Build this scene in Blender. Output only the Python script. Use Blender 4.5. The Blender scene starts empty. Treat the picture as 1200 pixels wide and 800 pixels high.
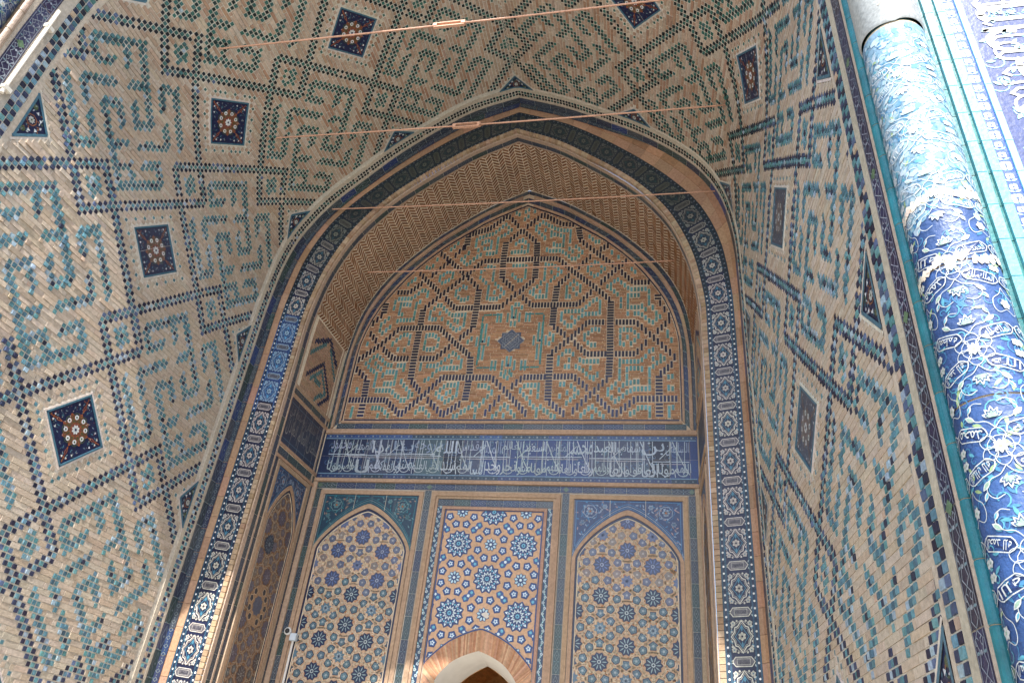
import bpy, math, random
import numpy as np
from mathutils import Vector, Matrix
random.seed(7)
R = math.radians
S = bpy.context.scene
COL = S.collection

# ------------------------------------------------------------------ camera
cam_d = bpy.data.cameras.new('camera'); cam = bpy.data.objects.new('camera', cam_d); COL.objects.link(cam)
S.camera = cam
YAW, PITCH, ROLL = R(-13.695), R(32.644), R(-6.361)
fwd = Vector((math.sin(YAW)*math.cos(PITCH), math.cos(YAW)*math.cos(PITCH), math.sin(PITCH)))
r0 = Vector((math.cos(YAW), -math.sin(YAW), 0)); d0 = fwd.cross(r0)
rgt = math.cos(ROLL)*r0 + math.sin(ROLL)*d0; dwn = -math.sin(ROLL)*r0 + math.cos(ROLL)*d0
m = Matrix((rgt, -dwn, -fwd)).transposed().to_4x4(); m.translation = Vector((0, 0, 1.6))
cam.matrix_world = m
cam_d.sensor_width = 36; cam_d.lens = 889.44/1200*36; cam_d.clip_end = 3000; cam_d.clip_start = .05

# ------------------------------------------------------------------ sky, sun, exposure
SUN_M, SUN_K = .08, 1.385                       # sun direction: (m, -1, k)
sd = Vector((SUN_M, -1, SUN_K)).normalized()
elev = math.asin(sd.z)
w = bpy.data.worlds.new('World'); S.world = w; w.use_nodes = True
nt = w.node_tree; bg = nt.nodes['Background']
sky = nt.nodes.new('ShaderNodeTexSky'); sky.sky_type = 'NISHITA'; sky.sun_disc = False
sky.sun_elevation = elev; sky.sun_rotation = math.atan2(sd.x, sd.y)
sky.dust_density = 1.5
nt.links.new(sky.outputs[0], bg.inputs[0]); bg.inputs[1].default_value = .15
sun_d = bpy.data.lights.new('sun', 'SUN'); sun = bpy.data.objects.new('sun', sun_d); COL.objects.link(sun)
sun_d.energy = 4.2; sun_d.angle = R(.5); sun_d.color = (1, .975, .94)
sun.rotation_euler = (-sd).to_track_quat('-Z', 'Y').to_euler()
S.view_settings.view_transform = 'Standard'; S.view_settings.look = 'None'
S.view_settings.exposure = 1.38; S.view_settings.gamma = 1
S.view_settings.use_curve_mapping = False
S.cycles.max_bounces = 8; S.cycles.diffuse_bounces = 6; S.cycles.glossy_bounces = 3
S.cycles.use_denoising = True
S.cycles.sample_clamp_indirect = 6
try: S.cycles.denoiser = 'OPENIMAGEDENOISE'
except Exception: pass

# ------------------------------------------------------------------ materials
def lin(c):
    return tuple((x/255/12.92 if x/255 <= .04045 else ((x/255+.055)/1.055)**2.4) for x in c)
MATS = {}
def mat(name, rough=.8, spec=.3, bump=.0, bscale=60, noise=.15, nscale=25, metal=0, base=None, coat=0, stain=0):
    M = bpy.data.materials.new(name); M.use_nodes = True; t = M.node_tree; N = t.nodes; Lk = t.links
    P = N['Principled BSDF']; P.inputs['Roughness'].default_value = rough; P.inputs['Metallic'].default_value = metal
    P.inputs['Specular IOR Level'].default_value = spec
    P.inputs['Coat Weight'].default_value = coat; P.inputs['Coat Roughness'].default_value = .3
    tc = N.new('ShaderNodeTexCoord')
    nz = N.new('ShaderNodeTexNoise'); nz.inputs['Scale'].default_value = nscale; nz.inputs['Detail'].default_value = 5
    Lk.new(tc.outputs['Object'], nz.inputs['Vector'])
    mr = N.new('ShaderNodeMapRange'); mr.inputs['From Min'].default_value = .3; mr.inputs['From Max'].default_value = .7
    mr.inputs['To Min'].default_value = 1-noise; mr.inputs['To Max'].default_value = 1+noise
    Lk.new(nz.outputs['Fac'], mr.inputs['Value'])
    mx = N.new('ShaderNodeMix'); mx.data_type = 'RGBA'; mx.blend_type = 'MULTIPLY'; mx.inputs['Factor'].default_value = 1
    if base is None:
        at = N.new('ShaderNodeAttribute'); at.attribute_name = 'Col'; Lk.new(at.outputs['Color'], mx.inputs['A'])
    else: mx.inputs['A'].default_value = (*base, 1)
    Lk.new(mr.outputs['Result'], mx.inputs['B'])
    last = mx.outputs['Result']
    if stain:
        n2 = N.new('ShaderNodeTexNoise'); n2.inputs['Scale'].default_value = 1.1; n2.inputs['Detail'].default_value = 7; n2.inputs['Roughness'].default_value = .65
        Lk.new(tc.outputs['Object'], n2.inputs['Vector'])
        m2 = N.new('ShaderNodeMapRange'); m2.inputs['From Min'].default_value = .35; m2.inputs['From Max'].default_value = .7
        m2.inputs['To Min'].default_value = 1; m2.inputs['To Max'].default_value = 1-stain
        Lk.new(n2.outputs['Fac'], m2.inputs['Value'])
        x2 = N.new('ShaderNodeMix'); x2.data_type = 'RGBA'; x2.blend_type = 'MULTIPLY'; x2.inputs['Factor'].default_value = 1
        Lk.new(last, x2.inputs['A']); Lk.new(m2.outputs['Result'], x2.inputs['B']); last = x2.outputs['Result']
    Lk.new(last, P.inputs['Base Color'])
    if bump:
        nb = N.new('ShaderNodeTexNoise'); nb.inputs['Scale'].default_value = bscale; nb.inputs['Detail'].default_value = 4
        Lk.new(tc.outputs['Object'], nb.inputs['Vector'])
        b = N.new('ShaderNodeBump'); b.inputs['Strength'].default_value = bump; b.inputs['Distance'].default_value = .01
        Lk.new(nb.outputs['Fac'], b.inputs['Height']); Lk.new(b.outputs['Normal'], P.inputs['Normal'])
    MATS[name] = M
    return M
mat('brick', .88, .2, .5, 90, .16, 30, stain=.16)
mat('glaze', .38, .6, .25, 35, .22, 45, stain=.12)
mat('glaze_old', .6, .45, .35, 45, .24, 50, stain=.12)
mat('glaze_shiny', .52, .6, .6, 40, .22, 9, coat=.0, stain=.25)
mat('plaster', .85, .2, .2, 20, .05, 6, stain=.1)
mat('iron', .6, .4, .4, 120, .25, 50)
mat('paint', .45, .4, 0, 10, .04, 10)
mat('paving', .85, .2, .4, 30, .15, 3, stain=.15)
BR, GL, GS, PL = 'brick', 'glaze', 'glaze_shiny', 'plaster'

TAN = lin((188, 174, 157)); MORT = lin((204, 194, 180)); ORNG = lin((178, 148, 124)); BEIGE = lin((184, 162, 140))
TURQ = lin((80, 124, 132)); TURQ2 = lin((106, 144, 153)); GREEN = lin((50, 94, 86)); BLK = lin((26, 24, 34)); NAVY = lin((24, 34, 72))
PALEG = lin((150, 170, 185)); CREAM = lin((214, 200, 176)); WHITE = lin((226, 224, 216)); BLUE = lin((40, 70, 140)); SLATE = lin((62, 76, 98))
DKBR = lin((134, 92, 62)); OCHRE = lin((176, 104, 48)); GREY = lin((110, 116, 124))
def jit(c, a=.12, hue=.04):
    k = 1+random.uniform(-a, a)
    return tuple(max(.001, x*k*(1+random.uniform(-hue, hue))) for x in c)
def mixc(a, b, t): return tuple(x*(1-t)+y*t for x, y in zip(a, b))

# ------------------------------------------------------------------ mesh collector
class MB:
    def __init__(s): s.v = []; s.f = []; s.c = []; s.m = []; s.mats = []
    def mi(s, n):
        if n not in s.mats: s.mats.append(n)
        return s.mats.index(n)
    def poly(s, pts, c, mt):
        b = len(s.v); s.v.extend([tuple(p) for p in pts]); s.f.append(tuple(range(b, b+len(pts)))); s.c.append(c); s.m.append(s.mi(mt))
    def tris(s, verts, faces, c, mt):
        b = len(s.v); s.v.extend([tuple(p) for p in verts]); k = s.mi(mt)
        for f in faces: s.f.append(tuple(b+i for i in f)); s.c.append(c); s.m.append(k)
    def box(s, a, b, c, mt):
        x0, y0, z0 = a; x1, y1, z1 = b
        V = [(x0,y0,z0),(x1,y0,z0),(x1,y1,z0),(x0,y1,z0),(x0,y0,z1),(x1,y0,z1),(x1,y1,z1),(x0,y1,z1)]
        s.tris(V, [(0,3,2,1),(4,5,6,7),(0,1,5,4),(2,3,7,6),(1,2,6,5),(3,0,4,7)], c, mt)
    def build(s, name, parent=None, smooth=False, **tags):
        me = bpy.data.meshes.new(name); me.from_pydata(s.v, [], s.f)
        for n in s.mats: me.materials.append(MATS[n])
        if s.f:
            me.polygons.foreach_set('material_index', s.m)
            at = me.color_attributes.new('Col', 'FLOAT_COLOR', 'CORNER')
            cnt = np.array([len(f) for f in s.f]); arr = np.ones((cnt.sum(), 4), np.float32)
            arr[:, :3] = np.repeat(np.array(s.c, np.float32), cnt, axis=0)
            at.data.foreach_set('color', arr.ravel())
            if smooth: me.polygons.foreach_set('use_smooth', [True]*len(s.f))
        me.update()
        o = bpy.data.objects.new(name, me); COL.objects.link(o)
        if parent:
            o.parent = parent
            o.matrix_parent_inverse = Matrix.Translation(-parent.location)
        for k, v in tags.items(): o[k] = v
        return o
def thing(name, label, cat, loc=(0, 0, 0), group=None):
    o = bpy.data.objects.new(name, None); COL.objects.link(o); o.location = loc
    o['label'] = label; o['category'] = cat
    if group: o['group'] = group
    return o

# ------------------------------------------------------------------ 2D drawing through a map f(u, v, h) -> xyz
def rib(b, f, pts, wd, h, c, mt=GL, closed=False, seg=.12):
    P = [np.array(p, float) for p in pts]
    if closed: P.append(P[0])
    Q = [P[0]]
    for p, q in zip(P, P[1:]):
        n = max(1, int(np.hypot(*(q-p))/seg))
        for k in range(1, n+1): Q.append(p+(q-p)*k/n)
    n = len(Q); L = []; Rr = []
    for i in range(n):
        if closed: a = Q[(i-1) % (n-1)]; z = Q[(i+1) % (n-1)] if i < n-1 else Q[1]
        else: a = Q[max(0, i-1)]; z = Q[min(n-1, i+1)]
        d1 = Q[i]-a; d2 = z-Q[i]
        l1 = np.hypot(*d1); l2 = np.hypot(*d2)
        if l1 < 1e-9: d1 = d2; l1 = l2
        if l2 < 1e-9: d2 = d1; l2 = l1
        if l1 < 1e-9: continue
        d1 = d1/l1; d2 = d2/l2; t = d1+d2; lt = np.hypot(*t)
        if lt < 1e-6: t = d1; lt = 1
        t = t/lt; nn = np.array((-t[1], t[0])); k = min(2.0, 1/max(.4, abs(nn @ np.array((-d1[1], d1[0])))))
        L.append(Q[i]+nn*wd/2*k); Rr.append(Q[i]-nn*wd/2*k)
    V = [f(p[0], p[1], h) for p in L]+[f(p[0], p[1], h) for p in Rr]; n = len(L)
    b.tris(V, [(i, i+1, n+i+1, n+i) for i in range(n-1)], c, mt)
def pol(b, f, pts, h, c, mt=GL): b.poly([f(p[0], p[1], h) for p in pts], c, mt)
def fan(b, f, pts, h, c, mt=GL):
    cx = sum(p[0] for p in pts)/len(pts); cy = sum(p[1] for p in pts)/len(pts)
    V = [f(cx, cy, h)]+[f(p[0], p[1], h) for p in pts]; n = len(pts)
    b.tris(V, [(0, i+1, (i+1) % n+1) for i in range(n)], c, mt)
def ngon(cx, cy, r, n, a0=0): return [(cx+r*math.cos(a0+2*PI*k/n), cy+r*math.sin(a0+2*PI*k/n)) for k in range(n)]
PI = math.pi
def starpts(cx, cy, r1, r2, n, a0=0):
    return [(cx+(r1 if k % 2 == 0 else r2)*math.cos(a0+PI*k/n), cy+(r1 if k % 2 == 0 else r2)*math.sin(a0+PI*k/n)) for k in range(2*n)]
def leafpts(x, y, a, l, wd):
    ca, sa = math.cos(a), math.sin(a); P = []
    for t, s in ((0, 0), (.3, .8), (.55, 1), (.8, .6), (1, 0), (.8, -.6), (.55, -1), (.3, -.8)):
        px, py = t*l, s*wd/2; P.append((x+px*ca-py*sa, y+px*sa+py*ca))
    return P
def flower(b, f, x, y, r, h, c, n=6, core=None, a0=0, mt=GL):
    for k in range(n): fan(b, f, leafpts(x, y, a0+2*PI*k/n, r, r*.75*6/n), h, c, mt)
    if core: fan(b, f, ngon(x, y, r*.25, 6), h+.001, core, mt)
def arcpts(x, y, r, a0, a1, n=8, ry=None):
    ry = ry or r
    return [(x+r*math.cos(a0+(a1-a0)*k/n), y+ry*math.sin(a0+(a1-a0)*k/n)) for k in range(n+1)]
def slab(b, f, u0, u1, v0, v1, h, c, mt, hb=-.003, tilt=0, g=.003):
    """one raised brick or tile: face and four sides"""
    u0 += g; u1 -= g; v0 += g; v1 -= g
    t = [random.uniform(-tilt, tilt) for _ in range(4)]
    T = [f(u0, v0, h+t[0]), f(u1, v0, h+t[1]), f(u1, v1, h+t[2]), f(u0, v1, h+t[3])]
    B = [f(u0, v0, hb), f(u1, v0, hb), f(u1, v1, hb), f(u0, v1, hb)]
    b.tris(T+B, [(0, 1, 2, 3), (0, 4, 5, 1), (1, 5, 6, 2), (2, 6, 7, 3), (3, 7, 4, 0)], c, mt)
def grid(b, f, u0, u1, nu, v0, v1, nv, h, c, mt):
    V = [f(u0+(u1-u0)*i/nu, v0+(v1-v0)*j/nv, h) for i in range(nu+1) for j in range(nv+1)]
    b.tris(V, [(i*(nv+1)+j, (i+1)*(nv+1)+j, (i+1)*(nv+1)+j+1, i*(nv+1)+j+1) for i in range(nu) for j in range(nv)], c, mt)
def step(b, f, u0, u1, v0, v1, h, c, mt, seg=.2, hb=-.02):
    """raised strip v0..v1 running along u, with its two side faces"""
    n = max(1, int(abs(u1-u0)/seg))
    V = []
    for i in range(n+1):
        u = u0+(u1-u0)*i/n
        V += [f(u, v0, hb), f(u, v0, h), f(u, v1, h), f(u, v1, hb)]
    F = []
    for i in range(n):
        for k in range(3): F.append((4*i+k, 4*i+4+k, 4*i+5+k, 4*i+1+k))
    F += [(0, 1, 2, 3), (4*n+3, 4*n+2, 4*n+1, 4*n)]
    b.tris(V, F, c, mt)
def plane(o, U, V, N):
    o, U, V, N = map(np.array, (o, U, V, N)); o = o.astype(float)
    return lambda u, v, h=0: tuple(o+U*u+V*v+N*h)

# Arabic text through the built-in font, shaped with presentation forms
FORMS = {'ا': ('FE8D', 'FE8E', None, None), 'ب': ('FE8F', 'FE90', 'FE91', 'FE92'), 'ت': ('FE95', 'FE96', 'FE97', 'FE98'), 'ح': ('FEA1', 'FEA2', 'FEA3', 'FEA4'),
 'خ': ('FEA5', 'FEA6', 'FEA7', 'FEA8'), 'د': ('FEA9', 'FEAA', None, None), 'ر': ('FEAD', 'FEAE', None, None), 'ز': ('FEAF', 'FEB0', None, None), 'س': ('FEB1', 'FEB2', 'FEB3', 'FEB4'),
 'ص': ('FEB9', 'FEBA', 'FEBB', 'FEBC'), 'ض': ('FEBD', 'FEBE', 'FEBF', 'FEC0'), 'ط': ('FEC1', 'FEC2', 'FEC3', 'FEC4'), 'ع': ('FEC9', 'FECA', 'FECB', 'FECC'), 'ف': ('FED1', 'FED2', 'FED3', 'FED4'),
 'ق': ('FED5', 'FED6', 'FED7', 'FED8'), 'ك': ('FED9', 'FEDA', 'FEDB', 'FEDC'), 'ل': ('FEDD', 'FEDE', 'FEDF', 'FEE0'), 'م': ('FEE1', 'FEE2', 'FEE3', 'FEE4'), 'ن': ('FEE5', 'FEE6', 'FEE7', 'FEE8'),
 'ه': ('FEE9', 'FEEA', 'FEEB', 'FEEC'), 'و': ('FEED', 'FEEE', None, None), 'ي': ('FEF1', 'FEF2', 'FEF3', 'FEF4'), 'ش': ('FEB5', 'FEB6', 'FEB7', 'FEB8'), 'ج': ('FE9D', 'FE9E', 'FE9F', 'FEA0')}
def shape(t):
    out = []
    for i, ch in enumerate(t):
        if ch not in FORMS: out.append(ch); continue
        pj = i > 0 and t[i-1] in FORMS and FORMS[t[i-1]][2] is not None
        nj = i < len(t)-1 and t[i+1] in FORMS and FORMS[ch][2] is not None
        k = (3 if nj else 1) if pj else (2 if nj else 0)
        out.append(chr(int(FORMS[ch][k], 16)))
    return ''.join(reversed(out))
def text2d(t):
    try:
        cu = bpy.data.curves.new('lettering', 'FONT'); cu.body = shape(t); cu.resolution_u = 2
        o = bpy.data.objects.new('lettering', cu); COL.objects.link(o)
        dg = bpy.context.evaluated_depsgraph_get()
        me = bpy.data.meshes.new_from_object(o.evaluated_get(dg))
        V = [(v.co.x, v.co.y) for v in me.vertices]; F = [tuple(p.vertices) for p in me.polygons]
        bpy.data.objects.remove(o); bpy.data.curves.remove(cu); bpy.data.meshes.remove(me)
        return V, F
    except Exception:
        return [], []
def put_text(b, f, t, u0, u1, v0, v1, h, c, mt=GL):
    """text stretched to fill the box; v may run upward or downward"""
    V, F = text2d(t)
    if not V: return
    xs = [p[0] for p in V]; ys = [p[1] for p in V]; x0, x1, y0, y1 = min(xs), max(xs), min(ys), max(ys)
    b.tris([f(u0+(p[0]-x0)/(x1-x0)*(u1-u0), v0+(p[1]-y0)/(y1-y0)*(v1-v0), h) for p in V], F, c, mt)

# strips of small glazed tiles with a running ornament
PAL_DK = [lin((48, 56, 70)), lin((60, 66, 76)), lin((48, 66, 64)), lin((48, 54, 78)), lin((70, 74, 80))]
PAL_NB = [lin((38, 50, 84)), lin((46, 60, 94)), lin((50, 58, 80))]
def strip(b, f, u0, u1, v0, v1, pal=PAL_DK, tl=.26, orn=1, light=None, h=.004, seg=.1):
    n = max(1, round(abs(u1-u0)/tl)); wv = v1-v0; du = (u1-u0)/n; g = .0035*(1 if du > 0 else -1)
    light = light or lin((126, 134, 138))
    for i in range(n):
        a = u0+du*i+g; z = u0+du*(i+1)-g; c = jit(random.choice(pal), .15, .06)
        k = max(1, int(abs(z-a)/seg))
        grid(b, f, a, z, k, v0, v1, 1, h, c, GL)
        if orn:
            lc = jit(mixc(light, c, random.uniform(.1, .5)), .1)
            m_ = (v0+v1)/2; w_ = min(abs(wv)*.07, .008)
            nn = max(1, int(round(abs(z-a)/(abs(wv)*1.5)))); dd = (z-a)/nn
            for q in range(nn):
                x = a+dd*(q+.5)
                if orn == 1:
                    rib(b, f, [(x-dd*.42, m_), (x, m_+wv*.3), (x+dd*.42, m_), (x, m_-wv*.3)], w_, h+.002, lc, closed=True)
                    fan(b, f, ngon(x, m_, abs(wv)*.12, 4), h+.003, lc)
                    for e in (-1, 1): fan(b, f, leafpts(x-dd*.5, m_+e*wv*.08, e*PI/2*(1 if wv > 0 else -1), abs(wv)*.3, abs(wv)*.14), h+.002, mixc(lc, TURQ, .4))
                elif orn == 3:
                    aw = abs(wv)
                    for e in (-1, 1):
                        rib(b, f, [(x-dd*.5, m_), (x-dd*.3, m_+e*aw*.28), (x, m_+e*aw*.12), (x+dd*.3, m_+e*aw*.3), (x+dd*.5, m_)], w_*.7, h+.002, lc)
                        fan(b, f, leafpts(x, m_+e*aw*.15, e*PI/2, aw*.25, aw*.13), h+.002, mixc(lc, TURQ, .6))
                        rib(b, f, arcpts(x+dd*.25, m_+e*aw*.2, aw*.14, 0, 4.5, 6), w_*.6, h+.002, lc)
                    fan(b, f, ngon(x, m_, aw*.1, 5), h+.003, lc)
                    if q == 0 and i % 2: fan(b, f, ngon(x-dd*.5, m_, aw*.33, 4), h+.003, lin((96, 122, 92)))
                else:
                    fan(b, f, ngon(x, m_, abs(wv)*.22, 6), h+.002, lc)
                    fan(b, f, ngon(x+dd*.5, m_, abs(wv)*.1, 4), h+.002, lc)
            if abs(wv) > .04:
                for e in (v0+wv*.1, v1-wv*.1): rib(b, f, [(a, e), (z, e)], w_*.8, h+.002, mixc(lc, c, .3))

# ------------------------------------------------------------------ curves
def dens(P, n=24):
    P = np.array(P, float); m_ = np.zeros_like(P); out = []
    for i in range(len(P)):
        m_[i] = P[1]-P[0] if i == 0 else (P[-1]-P[-2] if i == len(P)-1 else P[i+1]-P[i-1])
    for i in range(len(P)-1):
        d = np.linalg.norm(P[i+1]-P[i]); t0 = m_[i]/np.linalg.norm(m_[i])*d; t1 = m_[i+1]/np.linalg.norm(m_[i+1])*d
        for k in range(n):
            t = k/n
            out.append((2*t**3-3*t*t+1)*P[i]+(t**3-2*t*t+t)*t0+(-2*t**3+3*t*t)*P[i+1]+(t**3-t*t)*t1)
    out.append(P[-1]); return np.array(out)
class Prof:
    """half profile as (half width, z) from the ground up to the apex; d is the arc length measured down from the apex"""
    def __init__(s, P, straight=True):
        A = dens(P[1:]) if straight else dens(P)
        if straight: A = np.vstack([np.array([P[0]], float), A])
        s.P = A[::-1]; s.d = np.concatenate([[0], np.cumsum(np.hypot(*np.diff(s.P, axis=0).T))]); s.L = s.d[-1]
        t = np.gradient(s.P, axis=0); t = t/np.linalg.norm(t, axis=1)[:, None]; s.N = np.stack([t[:, 1], -t[:, 0]], 1)   # inward = (-x, -z)
        if s.N[-1][0] > 0: s.N = -s.N
    def at(s, d, h=0):
        x = np.interp(d, s.d, s.P[:, 0]); z = np.interp(d, s.d, s.P[:, 1]); nx = np.interp(d, s.d, s.N[:, 0]); nz = np.interp(d, s.d, s.N[:, 1])
        return x+nx*h, z+nz*h
    def dz(s, z): return float(np.interp(-z, -s.P[:, 1], s.d))
XC, XN = -2.38, -2.42
YA, YB, YF = 8.48, 10.0, 3.68
PL_ = Prof([(3.44,0),(3.44,7.7),(3.39,8.5),(3.28,9.05),(3.08,9.5),(2.84,9.88),(2.4,10.38),(1.96,10.86),(1.41,11.34),(.77,11.8),(0,12.08)])
PR_ = Prof([(3.34,0),(3.34,7.9),(3.32,8.7),(3.21,9.4),(3.0,9.93),(2.67,10.38),(2.1,10.9),(1.48,11.32),(.83,11.71),(0,12.08)])
SPL, SPR = (3.72-3.44)/4.8/3.44, (3.72-3.34)/4.8/3.34
def tun(y, q, h=0):
    """main vault: y depth, q arc from the ridge (left positive, right negative)"""
    p, s, sg = (PL_, SPL, -1) if q >= 0 else (PR_, SPR, 1)
    x, z = p.at(abs(q), h)
    return (XC+sg*x*(1+s*(YA-y)), y, z)
DK = [0, 2.22, 4.42, 6.66, 9.04, 11.4, 13.7]
def dr(r):                                    # course number -> arc distance from the ridge
    return float(np.interp(abs(r)/42, range(7), DK))
YC = {1: 6.07, -1: 6.10}
CW = .0545

# ================================================================== SETTING
b = MB(); b.poly([(-600, -600, 0), (600, -600, 0), (600, 600, 0), (-600, 600, 0)], lin((164, 162, 156)), 'paving')
b.build('ground', kind='structure')
b = MB()
for i in range(-14, 15):
    for j in range(-18, 16):
        x, y = -2.4+i*.9, -4.5+j*.9
        if y > 9: continue
        slab(b, plane((0, 0, .012), (1, 0, 0), (0, 1, 0), (0, 0, 1)), x, x+.9, y, y+.9, .006, jit(lin((172, 169, 162)), .08), 'paving', g=.004)
b.build('pavement', kind='structure')

# ================================================================== MAIN VAULT
K = [[(-5,-10),(4,-10)],[(-5,-10),(-5,-7),(-2,-7)],[(1,-10),(1,-7)],[(4,-10),(4,2),(1,2),(1,-1)],[(1,-4),(4,-4)],[(-8,-4),(-2,-4)],[(-8,-4),(-8,-1)],
     [(-11,-4),(-11,5),(-8,5),(-8,1)],[(-5,-1),(-2,-1),(-2,2)],[(-5,-1),(-5,11)],[(-5,5),(-2,5)],[(-5,8),(-2,8),(-2,11)],[(-5,11),(4,11),(4,8),(1,8)],[(1,5),(7,5),(7,2)],[(7,-1),(7,-4),(10,-4),(10,5)]]
def pattern(side, rmin, cmin, cmax):
    cell = {}
    conv = (lambda i, j: (i+j, i-j)) if side > 0 else (lambda i, j: (j-i, -i-j))
    def draw(line, pen, oi, oj):
        for (a, a2), (z, z2) in zip(line, line[1:]):
            n = max(abs(z-a), abs(z2-a2))
            for k in range(n+1):
                c, r = conv(oi+a+(z-a)*k//n, oj+a2+(z2-a2)*k//n)
                for e in (-1, 0, 1): cell[(c, r+e)] = pen[e+1]
    meds = []
    for m_ in range(-9, 10):
        for n_ in range(-9, 10):
            if (m_+n_) % 2: continue
            oi, oj = 21*m_, 21*n_; c, r = conv(oi, oj)
            if abs(c) > 70 or r > 50 or r < rmin-50: continue
            meds.append((oi, oj, c, r))
    for oi, oj, c, r in meds:
        for l in K: draw(l, 'tmt', oi, oj+21)
    for oi, oj, c, r in meds:
        for e in (-7, 8):
            draw([(e, -13), (e, 14)], 'ktk', oi, oj); draw([(-13, e), (14, e)], 'ktk', oi, oj)
        for kx, ky in ((11, 11), (11, -10)):
            kc, kr = conv(oi+kx, oj+ky)
            for dc in range(-3, 4):
                for d2 in range(-3, 4):
                    if (dc in (-1, 0, 1)) and abs(d2+dc*(1 if dc else 0)) <= 1 and not (dc == 0 and abs(d2) > 2): cell[(kc+dc, kr+d2)] = 't'
            for dc, d2 in ((0, 2), (0, -2), (2, 0), (-2, 0), (1, 1), (-1, -1), (1, -1), (-1, 1)): cell[(kc+dc, kr+d2)] = 't'
            cell[(kc, kr)] = 'k'
        for dc in range(-10, 11):
            for d2 in (-(10-abs(dc)), 10-abs(dc)): cell[(c+dc, r+d2)] = 'd'
        for dc in range(-9, 10):
            for d2 in range(-9, 10):
                if abs(dc)+abs(d2) <= 8: cell[(c+dc, r+d2)] = 'M'
    return cell
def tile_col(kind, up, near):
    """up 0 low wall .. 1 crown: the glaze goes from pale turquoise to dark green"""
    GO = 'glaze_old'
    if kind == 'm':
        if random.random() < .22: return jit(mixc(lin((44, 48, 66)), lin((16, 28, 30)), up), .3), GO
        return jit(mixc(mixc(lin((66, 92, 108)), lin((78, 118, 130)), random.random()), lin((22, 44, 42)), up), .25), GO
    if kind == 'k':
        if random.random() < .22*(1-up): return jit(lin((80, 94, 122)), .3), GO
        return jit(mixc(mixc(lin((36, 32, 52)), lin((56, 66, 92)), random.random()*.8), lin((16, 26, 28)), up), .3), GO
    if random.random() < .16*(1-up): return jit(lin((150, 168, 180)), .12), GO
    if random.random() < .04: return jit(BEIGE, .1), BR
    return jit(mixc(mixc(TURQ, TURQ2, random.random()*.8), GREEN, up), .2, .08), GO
vault = thing('brick_vault', 'tall pointed brick vault with turquoise and black kufic tilework over the porch', 'vault', (XC, 6, 0))
FRONT = {1: (-38, 3.48), -1: (-36, 3.69)}
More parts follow.
